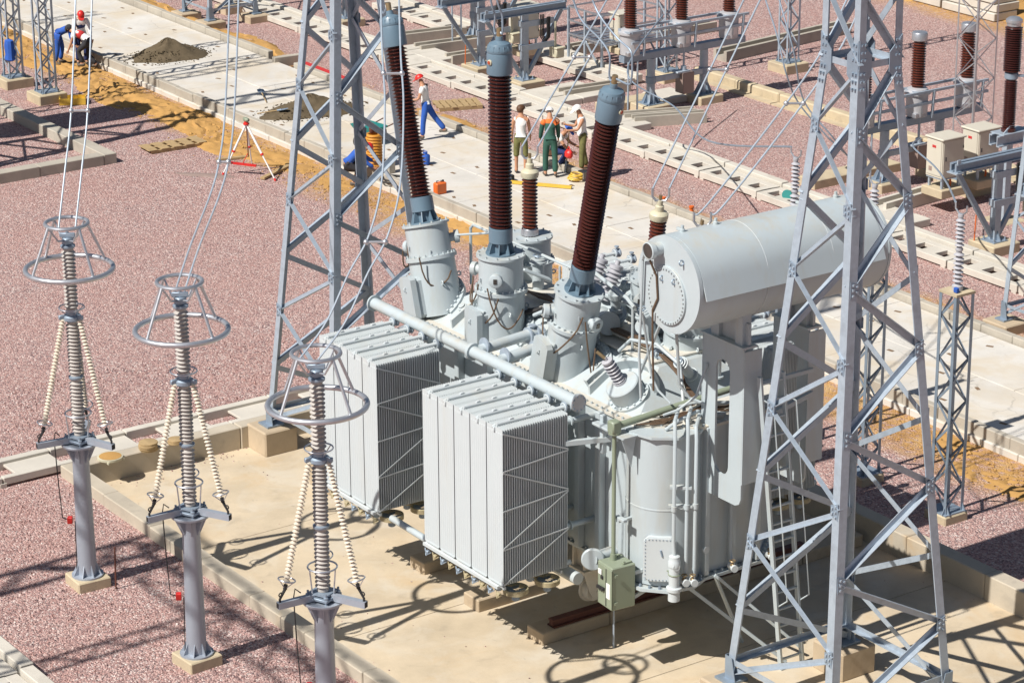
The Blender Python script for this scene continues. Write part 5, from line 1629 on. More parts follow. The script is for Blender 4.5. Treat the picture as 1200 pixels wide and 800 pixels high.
c1 = make_cabinet("beige cabinet standing left of its twin, under the thin lattice mast"); c1.location = (-14.1, 22.45, .75)
c2 = copy_tree(c1); c2.location = (-14.2, 23.85, .75); c2['label'] = "beige cabinet against the dark brown breaker pole"
c3 = copy_tree(c1); c3.location = (-33.9, 22.6, .7); c3['label'] = "beige cabinet at the top, behind the left strut of the frame by the middle bushing"
c4 = copy_tree(c1); c4.location = (-31.3, 24.6, .9); c4['label'] = "cabinet at the top edge right of the strutted frame"; c4.scale = (.8, .8, .8)

# light steel platform with mesh rails at the top of the picture
root = thing("steel_platform", "light steel platform with thin mesh rails at the top edge, left of the insulator row", "platform", (-32.2, 25.0, 0))
for x in (-.9, 0, .9):
    for y in (-1.2, 1.2):
        MB().bar((x, y, .0), (x, y, 1.9), .07, .07, (1, 0, 0)).build("post", M['galv'], root, off=Vector((0, 0, 0)))
for z in (1.0, 1.45, 1.9):
    for y in (-1.2, 1.2): MB().bar((-.9, y, z), (.9, y, z), .05, .05, (0, 0, 1)).build("rail", M['alu'], root, off=Vector((0, 0, 0)))
    for x in (-.9, .9): MB().bar((x, -1.2, z), (x, 1.2, z), .05, .05, (0, 0, 1)).build("rail", M['alu'], root, off=Vector((0, 0, 0)))
for k in range(7):
    MB().bar((-.9 + .3 * k, -1.2, .92), (-.9 + .3 * k, 1.2, .92), .2, .04, (0, 0, 1)).build("grating", M['alu'], root, off=Vector((0, 0, 0)))
for s_ in (-1, 1):
    MB().bar((-.9, s_ * 1.2, .05), (0, s_ * 1.2, .95), .05, .04, (0, 1, 0)).build("brace", M['galv'], root, off=Vector((0, 0, 0)))
    MB().bar((.9, s_ * 1.2, .05), (0, s_ * 1.2, .95), .05, .04, (0, 1, 0)).build("brace", M['galv'], root, off=Vector((0, 0, 0)))
MB().box((.3, .2, 1.2), (.6, .5, .55), bev=.02).build("equipment_box", M['tankgrey'], root, off=Vector((0, 0, 0)))

# precast beams lying about
def beam(label, x0, y0, x1, y1, w, h, z=0., mt='kerbstone'):
    d = Vector((x1 - x0, y1 - y0, 0)); o = MB()
    prof = [(-w / 2, 0), (w / 2, 0), (w / 2, h), (w * .28, h), (w * .28, h * .45), (-w * .28, h * .45), (-w * .28, h), (-w / 2, h)]
    x = Vector((d.y, -d.x, 0)).normalized()
    o.frame((-d.x / 2, -d.y / 2, 0), (d.x / 2, d.y / 2, 0), prof, x, Vector((0, 0, 1)))
    o = o.build("concrete_trough", M[mt]); o.location = ((x0 + x1) / 2, (y0 + y1) / 2, z)
    return tag(o, label, "concrete trough", "trough sections lying beside the cable trench")
beam("trough section furthest left, lying behind the left bushing cap", -38.7, 20.6, -38.3, 23.2, .55, .35)
beam("trough section right of the left bushing cap, shadow stripes across it", -37.0, 20.5, -36.7, 23.4, .55, .35)
beam("short trough section left of the strutted frame's post", -35.3, 20.6, -35.2, 22.4, .5, .33)
beam("paired trough section lying left of the right bushing's cap", -29.5, 20.9, -29.3, 23.3, .5, .33)
beam("trough section just right of the right bushing's cap", -26.2, 20.8, -25.4, 22.9, .4, .32)
beam("trough section lying right beside another, right of the right bushing's cap", -25.7, 20.8, -24.9, 22.9, .4, .32)
beam("trough section near the beige cabinets at the end of the white trench", -14.7, 20.7, -15.0, 23.4, .5, .35, 0, 'precast')
beam("trough section beyond the strutted frame, across the shaded gravel", -34.0, 24.5, -34.0, 30.5, .5, .34)
beam("long trough section at the top, behind the insulator row", -30.5, 28.0, -31.2, 34.0, .6, .35)
# long half-buried duct, its far wall to the sun
root = setting("cable_duct")
me = MB().box((0, 0, .05), (2.1, .32, .5), bev=.04).box((0, -.32, -.02), (2.1, .3, .12)).mesh("block", M['footing'])
for i in range(9):
    inst("duct_block", me, root, (-28.4 + 2.12 * i, 26.2 + random.uniform(-.03, .03), random.uniform(-.03, .03)), (0, 0, random.uniform(-.012, .012)))
me = MB().box((0, 0, .06), (.9, 2.2, .3), bev=.03).mesh("slab", M['precast'])
# footing strips under the insulator rows
for k, (x, y, w, l) in enumerate(((-27.6, 22.0, .6, 2.0), (-17.8, 22.4, .7, 3.2))):
    tag(MB().box((0, 0, .05), (w, l, .4), bev=.02).build("foundation_strip", M['footing']), kind='structure').location = (x, y, 0)

# stacked slabs at the top right
for k in range(4):
    for j in range(2):
        o = MB().box((0, 0, 0), (2.6, 1.1, .27), bev=.02).build("concrete_slab", M['precast'])
        o.location = (-33.2 + 2.66 * j + random.uniform(-.06, .06), 39.6 + random.uniform(-.06, .06), .16 + .30 * k)
        nm = ("bottom", "second", "third", "top")[k]
        tag(o, f"{nm} concrete slab of the {'left' if j == 0 else 'right'} pile at the top right, by the tall thin mast", "concrete slab", "slabs piled by the orange sand")
o = tag(MB().box((0, 0, .2), (2.6, 1.2, .32), bev=.03).build("concrete_slab", M['precast']), "single pale slab lying on the gravel at the top right corner", "concrete slab")
o.location = (-26.3, 39.4, 0)

# ================================================================== SITE CLUTTER
def pile(label, x, y, rx, ry, h, seed):
    rr = random.Random(seed); b = MB(); n = 44; m_ = 16; v = [(0, 0, h)]; f = []
    ph = [rr.uniform(0, 6.28) for _ in range(6)]
    for j in range(1, m_ + 1):
        t = j / m_
        for i in range(n):
            a = 2 * math.pi * i / n
            w = 1 + .10 * math.sin(2 * a + ph[0]) + .08 * math.sin(3 * a + ph[1]) + .05 * math.sin(7 * a + ph[2])
            z = h * max(0, (1 - t) ** 1.15 + .10 * math.sin(5 * a + 9 * t + ph[3]) * t * (1 - t) * 2) + rr.uniform(-.028, .028) * (1 - t * .5)
            v.append((rx * t * w * math.cos(a) + rr.uniform(-.02, .02), ry * t * w * math.sin(a) + rr.uniform(-.02, .02), max(-.02, z - (.03 if j == m_ else 0))))
    for i in range(n): f.append((0, 1 + i, 1 + (i + 1) % n))
    for j in range(m_ - 1):
        for i in range(n):
            a = 1 + j * n + i; c = 1 + j * n + (i + 1) % n
            f.append((a, a + n, c + n, c))
    b.add(v, f, True)
    for k in range(420):                      # clods rolled to the foot of the heap
        a = rr.uniform(0, 6.28); t = rr.uniform(.5, 1.25); s = rr.uniform(.012, .04)
        x0, y0 = rx * t * math.cos(a), ry * t * math.sin(a); z0 = h * max(0, 1 - t) ** 1.15
        b.box((x0, y0, z0 + s * .4), (s, s * rr.uniform(.6, 1.3), s), rz=a)
    o = b.build("soil_pile", M['dirt']); o.location = (x + .28, y - .2, RZ)
    return tag(o, label, "soil pile")
pile("heap of dark brown soil on the pale road right of the bending workers", -41.0, 13.45, .95, 1.35, .62, 1)
pile("heap of dark brown soil on the road seen through the left lattice tower", -32.3, 13.6, 1.0, 1.55, .55, 2)

def shovel(label, p0, p1, blade_at, mt=None):
    root = thing("shovel", label, "shovel", p0)
    p0, p1 = Vector(p0), Vector(p1); d = (p1 - p0).normalized()
    MB().tube([p0, p1], .017, 8).build("handle", M['wood'], root)
    s = d.cross(Vector((0, 0, 1))).normalized(); n = s.cross(d)
    q = p1
    b = MB().plate([q - s * .09, q - s * .11 + d * .12, q - s * .1 + d * .27, q + d * .33, q + s * .1 + d * .27, q + s * .11 + d * .12, q + s * .09], n, .008)
    b.tube([q - d * .05, q + d * .1 + n * .01], .024, 8)
    b.build("blade", M['galvd'], root)
    return root
shovel("shovel lying on the road with its blade up, between the two soil heaps", (-33.62, 12.80, RZ + .03), (-34.42, 13.10, RZ + .12), 0)
shovel("shovel lying at the foot of the heap behind the left tower", (-32.62, 11.90, RZ + .03), (-32.02, 12.30, RZ + .2), 0)

def pallet(label, x, y, rz, n=6, L=1.3, Wd=.8, mt='wood'):
    root = thing("pallet", label, "pallet", (x, y, 0), rz)
    for k in range(3):
        MB().box((0, -Wd / 2 + .05 + k * (Wd - .1) / 2, .05), (L, .09, .09)).build("bearer", M[mt], root, off=Vector((0, 0, 0)))
    for k in range(n):
        xx = -L / 2 + .06 + k * (L - .12) / (n - 1)
        MB().box((xx, random.uniform(-.02, .02), .108), (L / n * .82, Wd, .022), rz=random.uniform(-.03, .03)).build("board", M[mt], root, off=Vector((0, 0, 0)))
    return root
pallet("flat weathered wooden board pallet lying alone on the pink gravel, left", -31.75, 8.55, R(88), 5, 1.7, .75)
pallet("open wooden pallet on the gravel right of the walking worker", -30.7, 17.85, R(70), 7, 1.35, .95)

root = thing("tool_tray", "yellow wooden tray by the foot of the second slim mast", "tray", (-38.0, 8.45, 0), R(62))
for p_, s_ in (((0, -.24, .11), (.8, .03, .2)), ((0, .24, .11), (.8, .03, .2)), ((-.39, 0, .11), (.03, .45, .2)), ((.39, 0, .11), (.03, .45, .2)), ((0, 0, .03), (.76, .45, .03))):
    MB().box(p_, s_).build("board", M['yellow'], root, off=Vector((0, 0, 0)))

# survey tripod
root = thing("survey_tripod", "surveyor's tripod with a level on top, standing on gravel left of the lattice tower", "tripod", (-28.05, 8.95, 0))
top = Vector((-28.05, 8.95, 1.45))
for fx, fy in ((-28.35, 8.3), (-26.95, 9.2), (-28.7, 9.45)):
    f_ = Vector((fx, fy, 0)); mid = top.lerp(f_, .55)
    for o in (-.035, .035):
        s = (f_ - top).cross(Vector((0, 0, 1))).normalized() * o
        pass
    l_ = MB().tube([top, mid], .032, 8).build("leg", M['white'], root)
    MB().tube([mid, f_], .02, 8).build("lower_leg", M['white'], l_)
    MB().tube([f_ + (top - f_) * .0, f_ + (top - f_) * .045], .03, 8).lathe([(.05, 0), (.05, .05)], mid, top - f_, 10).build("foot", M['red'], l_)
MB().lathe([(.09, 1.43), (.09, 1.47), (.06, 1.48), (.06, 1.52)], (top.x, top.y, 0), (0, 0, 1), 14).build("tripod_head", M['red'], root)
MB().box((top.x, top.y, 1.57), (.22, .12, .11), bev=.03).tube([(top.x - .14, top.y, 1.58), (top.x + .14, top.y, 1.58)], .035, 10).build("level", M['green'], root)
MB().tube([top, (top.x + .05, top.y, .5)], .018, 6).build("plumb_rod", M['rust'], root)
tag(MB().bar((-28.35, 8.55, .32), (-27.75, 9.05, .28), .09, .05, (0, 0, 1)).tube([(-28.05, 8.8, .33), (-28.0, 8.93, .6)], .012, 5).build("spirit_level", M['red']), "red spirit level hung between the tripod's legs", "spirit level")
tag(MB().box((-27.6, 9.6, .05), (.14, 1.5, .06), rz=.5).build("plank", M['wood']), "loose thin plank in the sand behind the tripod", "plank")
tag(MB().box((-29.6, 9.3, .04), (.16, .9, .05), rz=-.3).build("plank", M['wood']), "short plank half in the sand left of the tripod", "plank")
# things on the road
root = thing("canister", "bright orange canister on the pale road, right of the left bushing", "canister", (-22.47, 11.75, RZ))
MB().box((0, 0, .16), (.2, .34, .32), bev=.03).build("body", M['orange'], root, off=Vector((0, 0, 0)))
MB().lathe([(.03, .32), (.03, .37)], (0, .1, 0), (0, 0, 1), 10).tube([(0, -.1, .32), (0, -.1, .37), (0, .04, .37), (0, .04, .32)], .015, 6).build("handle", M['dark'], root, off=Vector((0, 0, 0)))
root = thing("hose_coil", "upright coil of orange corrugated hose on the road kerb, behind the left tower's legs", "hose", (-25.72, 11.70, RZ))
b = MB()
for k in range(11): b.ring((0, 0, .08 + .085 * k), (0, 0, 1), .19, .048, 24, 8)
b.build("coil", M['hose'], root, off=Vector((0, 0, 0)))
MB().lathe([(.07, .98), (.08, 1.0), (.08, 1.12), (.05, 1.13)], (-.1, 0, 0), (0, 0, 1), 10).build("coupling", M['rust'], root, off=Vector((0, 0, 0)))
b = MB().ring((0, 0, .02), (0, 0, 1), .34, .025, 30, 6)
o = tag(b.ring((.05, .03, .06), (0, .05, 1), .32, .025, 30, 6).build("cable_ring", M['dark']), "black cable ring lying on the road beside the crouching worker in blue", "cable"); o.location = (-24.32, 11.40, RZ)
root = thing("wheelbarrow", "green wheelbarrow with an orange wheel on the road left of the walking worker", "wheelbarrow", (-28.02, 13.00, RZ), R(10))
V0 = Vector((0, 0, 0))
MB().prism([(-.3, -.26), (.3, -.22), (.3, .22), (-.3, .26)], .3, .52, [(-.48, -.34), (.46, -.3), (.46, .3), (-.48, .34)]).build("tray", M['teal'], root, off=V0)
w = MB().lathe([(.13, -.05), (.19, -.05), (.19, .05), (.13, .05)], (.2, -.6, .19), (1, 0, .1), 20).build("wheel", M['dark'], root, off=V0)
MB().lathe([(.13, -.055), (.13, .055)], (.2, -.6, .19), (1, 0, .1), 16).build("hub", M['orange'], w, off=V0)
MB().tube([(.2, -.6, .2), (-.25, -.2, .3), (-.3, .8, .5)], .018, 6).tube([(.2, -.6, .2), (.25, -.2, .3), (.3, .8, .5)], .018, 6).tube([(-.25, .4, .36), (-.25, .45, 0)], .018, 6).tube([(.25, .4, .36), (.25, .45, 0)], .018, 6).build("frame", M['rust'], root, off=V0)
o = tag(MB().lathe([(.10, 0), (.13, .02), (.14, .25), (.12, .28), (.05, .3), (.05, .36)], n=16).tube([(-.1, 0, .28), (-.1, 0, .4), (.1, 0, .4), (.1, 0, .28)], .012, 6).build("water_can", M['blue']), "small blue can on the road just right of the left bushing", "can"); o.location = (-25.1, 13.0, RZ)
tag(MB().bar((-22.12, 13.85, RZ + .05), (-20.72, 14.90, RZ + .05), .1, .07, (0, 0, 1)).build("plank", M['yellow']), "yellow plank on the road below the group of four workers", "plank")
o = tag(MB().box((0, 0, .09), (.34, .26, .18), bev=.02).tube([(-.1, 0, .18), (0, 0, .26), (.1, 0, .18)], .014, 6).build("toolbox", M['dark']), "small dark toolbox on the road at the end of the yellow plank", "toolbox"); o.location = (-22.42, 13.95, RZ)
tag(MB().box((-36.35, 16.6, .12), (3.0, .2, .1), rz=.0).build("edging_strip", M['redcloth']), "red strip along the far road kerb, left of the lattice tower", "strip")
b = MB(); rr = random.Random(4)
v = [(0, 0, .035)] + [(.8 * (1 + rr.uniform(-.3, .3)) * math.cos(k * .3927), .2 * (1 + rr.uniform(-.35, .35)) * math.sin(k * .3927), .012) for k in range(16)] + [(.95 * (1 + rr.uniform(-.3, .3)) * math.cos(k * .3927), .27 * (1 + rr.uniform(-.35, .35)) * math.sin(k * .3927), -.01) for k in range(16)]
b.add(v, [(0, 1 + k, 1 + (k + 1) % 16) for k in range(16)] + [(1 + k, 17 + k, 17 + (k + 1) % 16, 1 + (k + 1) % 16) for k in range(16)], True)
o = tag(b.build("red_soil_patch", M['mech']), kind='structure'); o.location = (-28.6, 7.9, 0); o.rotation_euler = (0, 0, .7)
o = tag(MB().lathe([(.11, 0), (.13, .02), (.14, .2), (.12, .2)], n=14).build("bucket", M['teal']), "small teal tool lying on the white cable trench right of the workers", "bucket"); o.location = (-16.9, 19.4, .24); o.rotation_euler = (1.3, 0, .6)
b = MB()
for k in range(5): b.bar((-18.6 + .1 * k, 16.4 + .02 * k, .06), (-13.3 - .05 * k, 16.75, .06), .05, .05, (0, 0, 1))
tag(b.build("steel_rods", M['galvd']), "bundle of dark steel rods lying along the far road kerb, above the white tank", "rods")
for k, (x, y, lb) in enumerate(((-18.7, 16.5, "left"), (-17.6, 16.6, "right"))):
    o = tag(MB().lathe([(.07, 0), (.05, .14), (.07, .15), (.07, .2)], n=12).build("marker", M['orange']), f"{lb} one of two small orange markers by the steel rods beyond the road", "marker"); o.location = (x, y, .05)
root = thing("hose_coil", "yellow coiled hose on the ground at the standing workers' feet", "hose", (-21.32, 15.45, RZ + .02))
b = MB()
for k in range(4): b.ring((.03 * k, 0, .04 + .05 * k), (.1 * (k % 2), .1, 1), .2 - .015 * k, .022, 22, 6)
b.build("coil", M['yellow'], root, off=V0)
o = tag(MB().box((0, 0, .12), (.26, .18, .24), bev=.06).tube([(-.1, 0, .2), (0, 0, .34), (.1, 0, .2)], .014, 6).build("bag", M['red']), "bright red bag hanging beside the worker in green overalls", "bag"); o.location = (-21.47, 15.35, RZ + .62)
tag(MB().lathe([(.055, -.25), (.06, -.2), (.06, .25), (.055, .28)], (-10.0, 11.2, .08), (.3, .8, .05), 14).build("rock", M['wood']), kind='stuff')

# ================================================================== PEOPLE
def skinobj(name, verts, edges, radii, mt, parent, sub=2, root_i=0):
    me = bpy.data.meshes.new(name)
    me.from_pydata([tuple(v) for v in verts], edges, [])
    bm = bmesh.new(); bm.from_mesh(me)
    ly = bm.verts.layers.skin.verify()
    bm.verts.ensure_lookup_table()
    seen = set()
    adj = {}
    for a, b in edges: adj.setdefault(a, []).append(b); adj.setdefault(b, []).append(a)
    for i, v in enumerate(bm.verts):
        r = radii[i]
        v[ly].radius = r if isinstance(r, tuple) else (r, r)
        if i not in seen:
            v[ly].use_root = True; st = [i]
            while st:
                k = st.pop()
                if k in seen: continue
                seen.add(k); st += adj.get(k, [])
    bm.to_mesh(me); bm.free()
    me.materials.append(mt)
    o = bpy.data.objects.new(name, me); COL.objects.link(o)
    o.parent = parent
    md = o.modifiers.new("skin", 'SKIN'); md.use_smooth_shade = True
    md = o.modifiers.new("subdiv", 'SUBSURF'); md.levels = sub; md.render_levels = sub
    return o

def person(label, loc, heading, lean=0., bend=0., legs=((0, 0), (0, 0)), arms=((0, .1, 10), (0, .1, 10)), head=(0, 0), top='white', bottom='blue', sleeve='short', cap=None, shorts=False, hair='hair', shoe='shoe', scale=1.06, vest=None, group=None, helmet=False, torso_yoke=None):
    """legs: (thigh forward deg, knee flex deg); arms: (forward deg, outward rad, elbow deg)"""
    root = thing("person", label, "person", loc, heading, group)
    root.scale = (scale,) * 3
    J = {}
    def dirv(a, out=0.): return Vector((math.sin(R(a)) * math.cos(out), math.sin(out), -math.cos(R(a)) * math.cos(out)))
    sp = Vector((math.sin(R(lean)), 0, math.cos(R(lean))))
    sp2 = Vector((math.sin(R(lean + bend)), 0, math.cos(R(lean + bend))))
    pel = Vector((0, 0, 0))
    J['hipL'], J['hipR'] = pel + Vector((0, .095, -.03)), pel + Vector((0, -.095, -.03))
    for s, (t, k) in zip('LR', legs):
        sg = 1 if s == 'L' else -1
        J['kn' + s] = J['hip' + s] + dirv(t, .06 * sg) * .44
        J['an' + s] = J['kn' + s] + dirv(t - k) * .42
        fdir = Vector((math.cos(R(max(-60, (t - k)) * .0 if t - k > -50 else 50)), sg * .18, -math.sin(R(0 if t - k > -50 else 50))))
        J['he' + s] = J['an' + s] + Vector((-.05, 0, -.05))
        J['to' + s] = J['an' + s] + fdir * .19 + Vector((0, 0, -.055))
    zmin = min(J['to' + s].z for s in 'LR')
    zmin = min(zmin, min(J['an' + s].z - .055 for s in 'LR')) - .035
    off = Vector((0, 0, -zmin))
    pel = pel + off
    for k in J: J[k] = J[k] + off
    J['pel'] = pel
    J['waist'] = pel + sp * .16; J['chest'] = J['waist'] + (sp + sp2).normalized() * .19; J['neck'] = J['chest'] + sp2 * .17
    hd = Vector((math.sin(R(lean + bend + head[0])), 0, math.cos(R(lean + bend + head[0]))))
    J['nk2'] = J['neck'] + (sp2 + hd).normalized() * .09
    J['head'] = J['nk2'] + hd * .13
    side = Vector((0, 1, 0)); fwd2 = side.cross(sp2)
    for s, (f, o, e) in zip('LR', arms):
        sg = 1 if s == 'L' else -1
        J['sh' + s] = J['neck'] - sp2 * .045 + side * .185 * sg
        J['el' + s] = J['sh' + s] + dirv(f, o * sg) * .29
        J['wr' + s] = J['el' + s] + dirv(f + e, o * sg * .4) * .25
        J['ha' + s] = J['wr' + s] + dirv(f + e + 8, 0) * .075
    names = list(J); ix = {n: i for i, n in enumerate(names)}
    rad = dict(pel=(.125, .105), waist=(.12, .10), chest=(.145, .115), neck=(.075, .07), nk2=.052, head=(.088, .1), hipL=.088, hipR=.088, knL=.058, knR=.058, anL=.04, anR=.04, heL=.035, heR=.035, toL=.036, toR=.036, shL=.058, shR=.058, elL=.042, elR=.042, wrL=.028, wrR=.028, haL=(.04, .022), haR=(.04, .022))
    E = [('pel', 'waist'), ('waist', 'chest'), ('chest', 'neck'), ('neck', 'nk2'), ('nk2', 'head'), ('pel', 'hipL'), ('pel', 'hipR')]
    for s in 'LR': E += [('hip' + s, 'kn' + s), ('kn' + s, 'an' + s), ('an' + s, 'he' + s), ('an' + s, 'to' + s), ('neck', 'sh' + s), ('sh' + s, 'el' + s), ('el' + s, 'wr' + s), ('wr' + s, 'ha' + s)]
    V = [J[n] for n in names]; RD = [rad[n] for n in names]; ED = [(ix[a], ix[b]) for a, b in E]
    # nose, ears
    yaw_ = R(head[1]); hf = hd.cross(Vector((0, 1, 0))) * -1
    hf = Matrix.Rotation(yaw_, 3, hd) @ Vector(hf); hs = hd.cross(hf)
    for d0, d1, r_ in ((hf * .07, hf * .115 - hd * .012, .014), (hs * .07, hs * .098 - hd * .01, .018), (hs * -.07, hs * -.098 - hd * .01, .018)):
        i = len(V); V += [J['head'] + d0, J['head'] + d1]; RD += [r_, r_ * .8]; ED.append((i, i + 1))
    # fingers and thumb: separate curled chains rooted in the palm
    for s, (f, o, e) in zip('LR', arms):
        sg = 1 if s == 'L' else -1
        fd = (J['ha' + s] - J['wr' + s]).normalized(); ac = side * 1.0; ac = (ac - fd * ac.dot(fd)).normalized(); pn = fd.cross(ac) * sg
        for k, ln in enumerate((.068, .078, .073, .058)):
            b0 = J['ha' + s] + pn * (-.03 + .02 * k) - fd * .01
            i = len(V); p1 = b0 + fd * ln * .6; p2 = p1 + (fd * .7 - ac * sg * .7) * ln * .5
            V += [b0, p1, p2]; RD += [.0095, .0085, .0075]; ED += [(i, i + 1), (i + 1, i + 2)]
        b0 = J['wr' + s] + fd * .03 + pn * -.02; i = len(V)
        p1 = b0 + (fd * .6 - pn * .8).normalized() * .045; p2 = p1 + fd * .035
        V += [b0, p1, p2]; RD += [.012, .010, .009]; ED += [(i, i + 1), (i + 1, i + 2)]
    body = skinobj("body", V, ED, RD, M['skin'], root, 1)
    ey = MB()
    for s in (-1, 1): ey.ball(J['head'] + hf * .088 + hs * .032 * s + hd * .012, .012, 8)
    ey.tube([J['head'] + hf * .09 - hd * .05 + hs * .025, J['head'] + hf * .092 - hd * .05 - hs * .025], .006, 5)
    ey.build("face", M['hair'], root, off=V0)
    # trousers or shorts
    def cloth(name, seq, edges, grow_, mt, sub=1, extra=None):
        vs = [J[n] if n in J else extra[n][0] for n in seq]
        rs = []
        for n in seq:
            r = rad[n] if n in rad else extra[n][1]
            rs.append(tuple(q + grow_ for q in r) if isinstance(r, tuple) else r + grow_)
        jx = {n: i for i, n in enumerate(seq)}
        return skinobj(name, vs, [(jx[a], jx[b]) for a, b in edges], rs, M[mt], root, sub)
    ex = {}
    for s in 'LR':
        k = .25 if shorts else .93
        if shorts:
            ex['cu' + s] = (J['kn' + s].lerp(J['an' + s], .12), .075)
        else:
            ex['cu' + s] = (J['kn' + s].lerp(J['an' + s], .93), .058)
    seq = ['pel', 'waist', 'hipL', 'hipR', 'knL', 'knR', 'cuL', 'cuR']
    cloth("shorts" if shorts else "trousers", seq, [('pel', 'waist'), ('pel', 'hipL'), ('pel', 'hipR'), ('hipL', 'knL'), ('hipR', 'knR'), ('knL', 'cuL'), ('knR', 'cuR')], .022, bottom, 1, ex)
    # shirt
    ex = {}
    seq = ['waist', 'chest', 'neck', 'shL', 'shR']; ed = [('waist', 'chest'), ('chest', 'neck'), ('neck', 'shL'), ('neck', 'shR')]
    ex['hem'] = (J['pel'] + sp * .04, (.125, .105)); seq.append('hem'); ed.append(('hem', 'waist'))
    for s in 'LR':
        if sleeve == 'long':
            seq += ['el' + s, 'cf' + s]; ex['cf' + s] = (J['el' + s].lerp(J['wr' + s], .9), .036); ed += [('sh' + s, 'el' + s), ('el' + s, 'cf' + s)]
        elif sleeve == 'short':
            seq += ['cf' + s]; ex['cf' + s] = (J['sh' + s].lerp(J['el' + s], .55), .062); ed += [('sh' + s, 'cf' + s)]
    cloth("shirt", seq, ed, .02, top, 1, ex)
    if torso_yoke:
        seq = ['chest', 'neck', 'shL', 'shR']; ex = {}
        ed = [('chest', 'neck'), ('neck', 'shL'), ('neck', 'shR')]
        for s in 'LR': seq.append('cf' + s); ex['cf' + s] = (J['sh' + s].lerp(J['el' + s], .3), .058); ed.append(('sh' + s, 'cf' + s))
        ex['chest'] = (J['chest'], (.145, .115))
        cloth("shoulder_yoke", seq, ed, .028, torso_yoke, 1, ex)
    if vest:
        cloth("vest", ['waist', 'chest', 'neck'], [('waist', 'chest'), ('chest', 'neck')], .036, vest, 1)
    # boots
    vs = []; es = []; rs = []
    for s in 'LR':
        i = len(vs); vs += [J['an' + s] + Vector((0, 0, .05)), J['an' + s], J['he' + s], J['to' + s]]; rs += [.05, .048, .042, .044]; es += [(i, i + 1), (i + 1, i + 2), (i + 1, i + 3)]
    skinobj("boots", vs, es, rs, M[shoe], root, 1)
    rot = Matrix((hf, hs, hd)).transposed()
    def headgear(name, mt, brim):
        b = MB(); v = []; f = []; n = 16; mm = 6
        for j in range(mm + 1):
            t = math.pi / 2 * j / mm
            for i in range(n):
                a = 2 * math.pi * i / n
                v.append(J['head'] + rot @ Vector((.125 * math.cos(t) * math.cos(a) * 1.05, .112 * math.cos(t) * math.sin(a), .02 + .115 * math.sin(t))))
        for j in range(mm):
            for i in range(n): f.append((j * n + i, j * n + (i + 1) % n, (j + 1) * n + (i + 1) % n, (j + 1) * n + i))
        b.add(v, f, True)
        if brim:
            w = [J['head'] + rot @ Vector((x, y, z)) for x, y, z in ((.09, -.1, .025), (.2, -.06, .01), (.22, 0, .008), (.2, .06, .01), (.09, .1, .025))]
            b.plate(w, hd, .012)
        return b.build(name, mt, root, off=V0)
    if cap: headgear("helmet" if helmet else "cap", M[cap], True)
    else:
        o = headgear("hair", M[hair], False)
        b = MB().ball(J['head'] - hf * .035 + hd * .015, .1, 12, (1, 1, 1.05)); b.build("hair", M[hair], root, off=V0)
    return root, J

YR = R(55)      # heading that faces picture-right; the camera itself looks along 145 degrees
G1 = "three workers bent over the near road kerb"
person("bending worker in blue overalls and red helmet, leftmost of the three at the kerb", (-42.6, 10.25, .05), R(50), lean=58, bend=26, legs=((14, 26), (2, 16)), arms=((20, .1, 20), (10, .1, 25)), head=(-30, 0), top='blue', bottom='blue', sleeve='long', cap='red', helmet=True, group=G1)
person("worker in navy overalls and red helmet standing behind the two bending workers", (-42.1, 10.85, .05), R(-20), lean=10, bend=15, legs=((8, 12), (2, 10)), arms=((25, .2, 20), (20, .2, 30)), head=(22, 0), top='white', bottom='navy', sleeve='long', cap='red', helmet=True, vest='navy', group=G1)
person("worker in red vest and dark trousers bending over at the kerb, rightmost of the three", (-41.55, 10.85, .05), R(215), lean=52, bend=24, legs=((48, 70), (16, 58)), arms=((14, .15, 10), (18, .15, 25)), head=(-15, 0), top='white', bottom='black', sleeve='short', hair='black', vest='redcloth', group=G1)
o = tag(MB().lathe([(.02, .32), (.14, .28), (.17, .12), (.15, -.1), (.18, -.22), (.12, -.26), (.02, -.2)], n=9).ball((.03, .1, -.05), .12, 8).build("jacket", M['blue']), "blue jacket hung on the leftmost slim lattice mast", "jacket"); o.location = (-40.85, 7.75, 1.2); o.scale = (1.2, .9, 1.2)
person("worker in red cap, white T-shirt and blue trousers walking left along the far kerb", (-27.32, 14.50, RZ), R(225), lean=6, bend=5, legs=((8, 4), (-32, 8)), arms=((18, .2, 62), (-12, .2, 40)), head=(16, 0), top='white', bottom='blue', cap='red')
G2 = "group of workers on the far side of the road"
person("bare-headed worker in white sleeveless top and camouflage shorts seen from behind", (-22.77, 14.65, RZ), R(140), lean=2, bend=2, legs=((4, 4), (-4, 2)), arms=((6, .16, 10), (10, .14, 14)), head=(12, -35), top='white', bottom='camo', sleeve='none', shorts=True, hair='hair', group=G2)
person("worker in dark green overalls with orange shoulders and a white helmet", (-22.07, 15.15, RZ), R(150), lean=6, bend=4, legs=((4, 4), (-6, 6)), arms=((12, .14, 14), (14, .14, 12)), head=(18, 0), top='greenwear', bottom='greenwear', sleeve='long', cap='white', helmet=True, torso_yoke='orangewear', group=G2)
person("worker squatting in a blue cap between the shorts-wearer and the green overalls", (-22.82, 15.75, RZ), R(35), lean=28, bend=12, legs=((100, 128), (92, 120)), arms=((35, .2, 30), (40, .2, 20)), head=(5, 0), top='white', bottom='navy', cap='blue', group=G2)
r_, J_ = person("worker in pale cap, white vest and camouflage trousers holding a shovel", (-21.92, 16.15, RZ), R(245), lean=3, bend=4, legs=((6, 6), (-6, 6)), arms=((28, .1, 62), (24, .1, 78)), head=(24, 0), top='white', bottom='camo', sleeve='none', cap='white', group=G2)
shovel("upright shovel held by the rightmost worker of the group", (-22.14, 15.85, RZ + 1.18), (-22.18, 15.78, RZ + .28), 0)
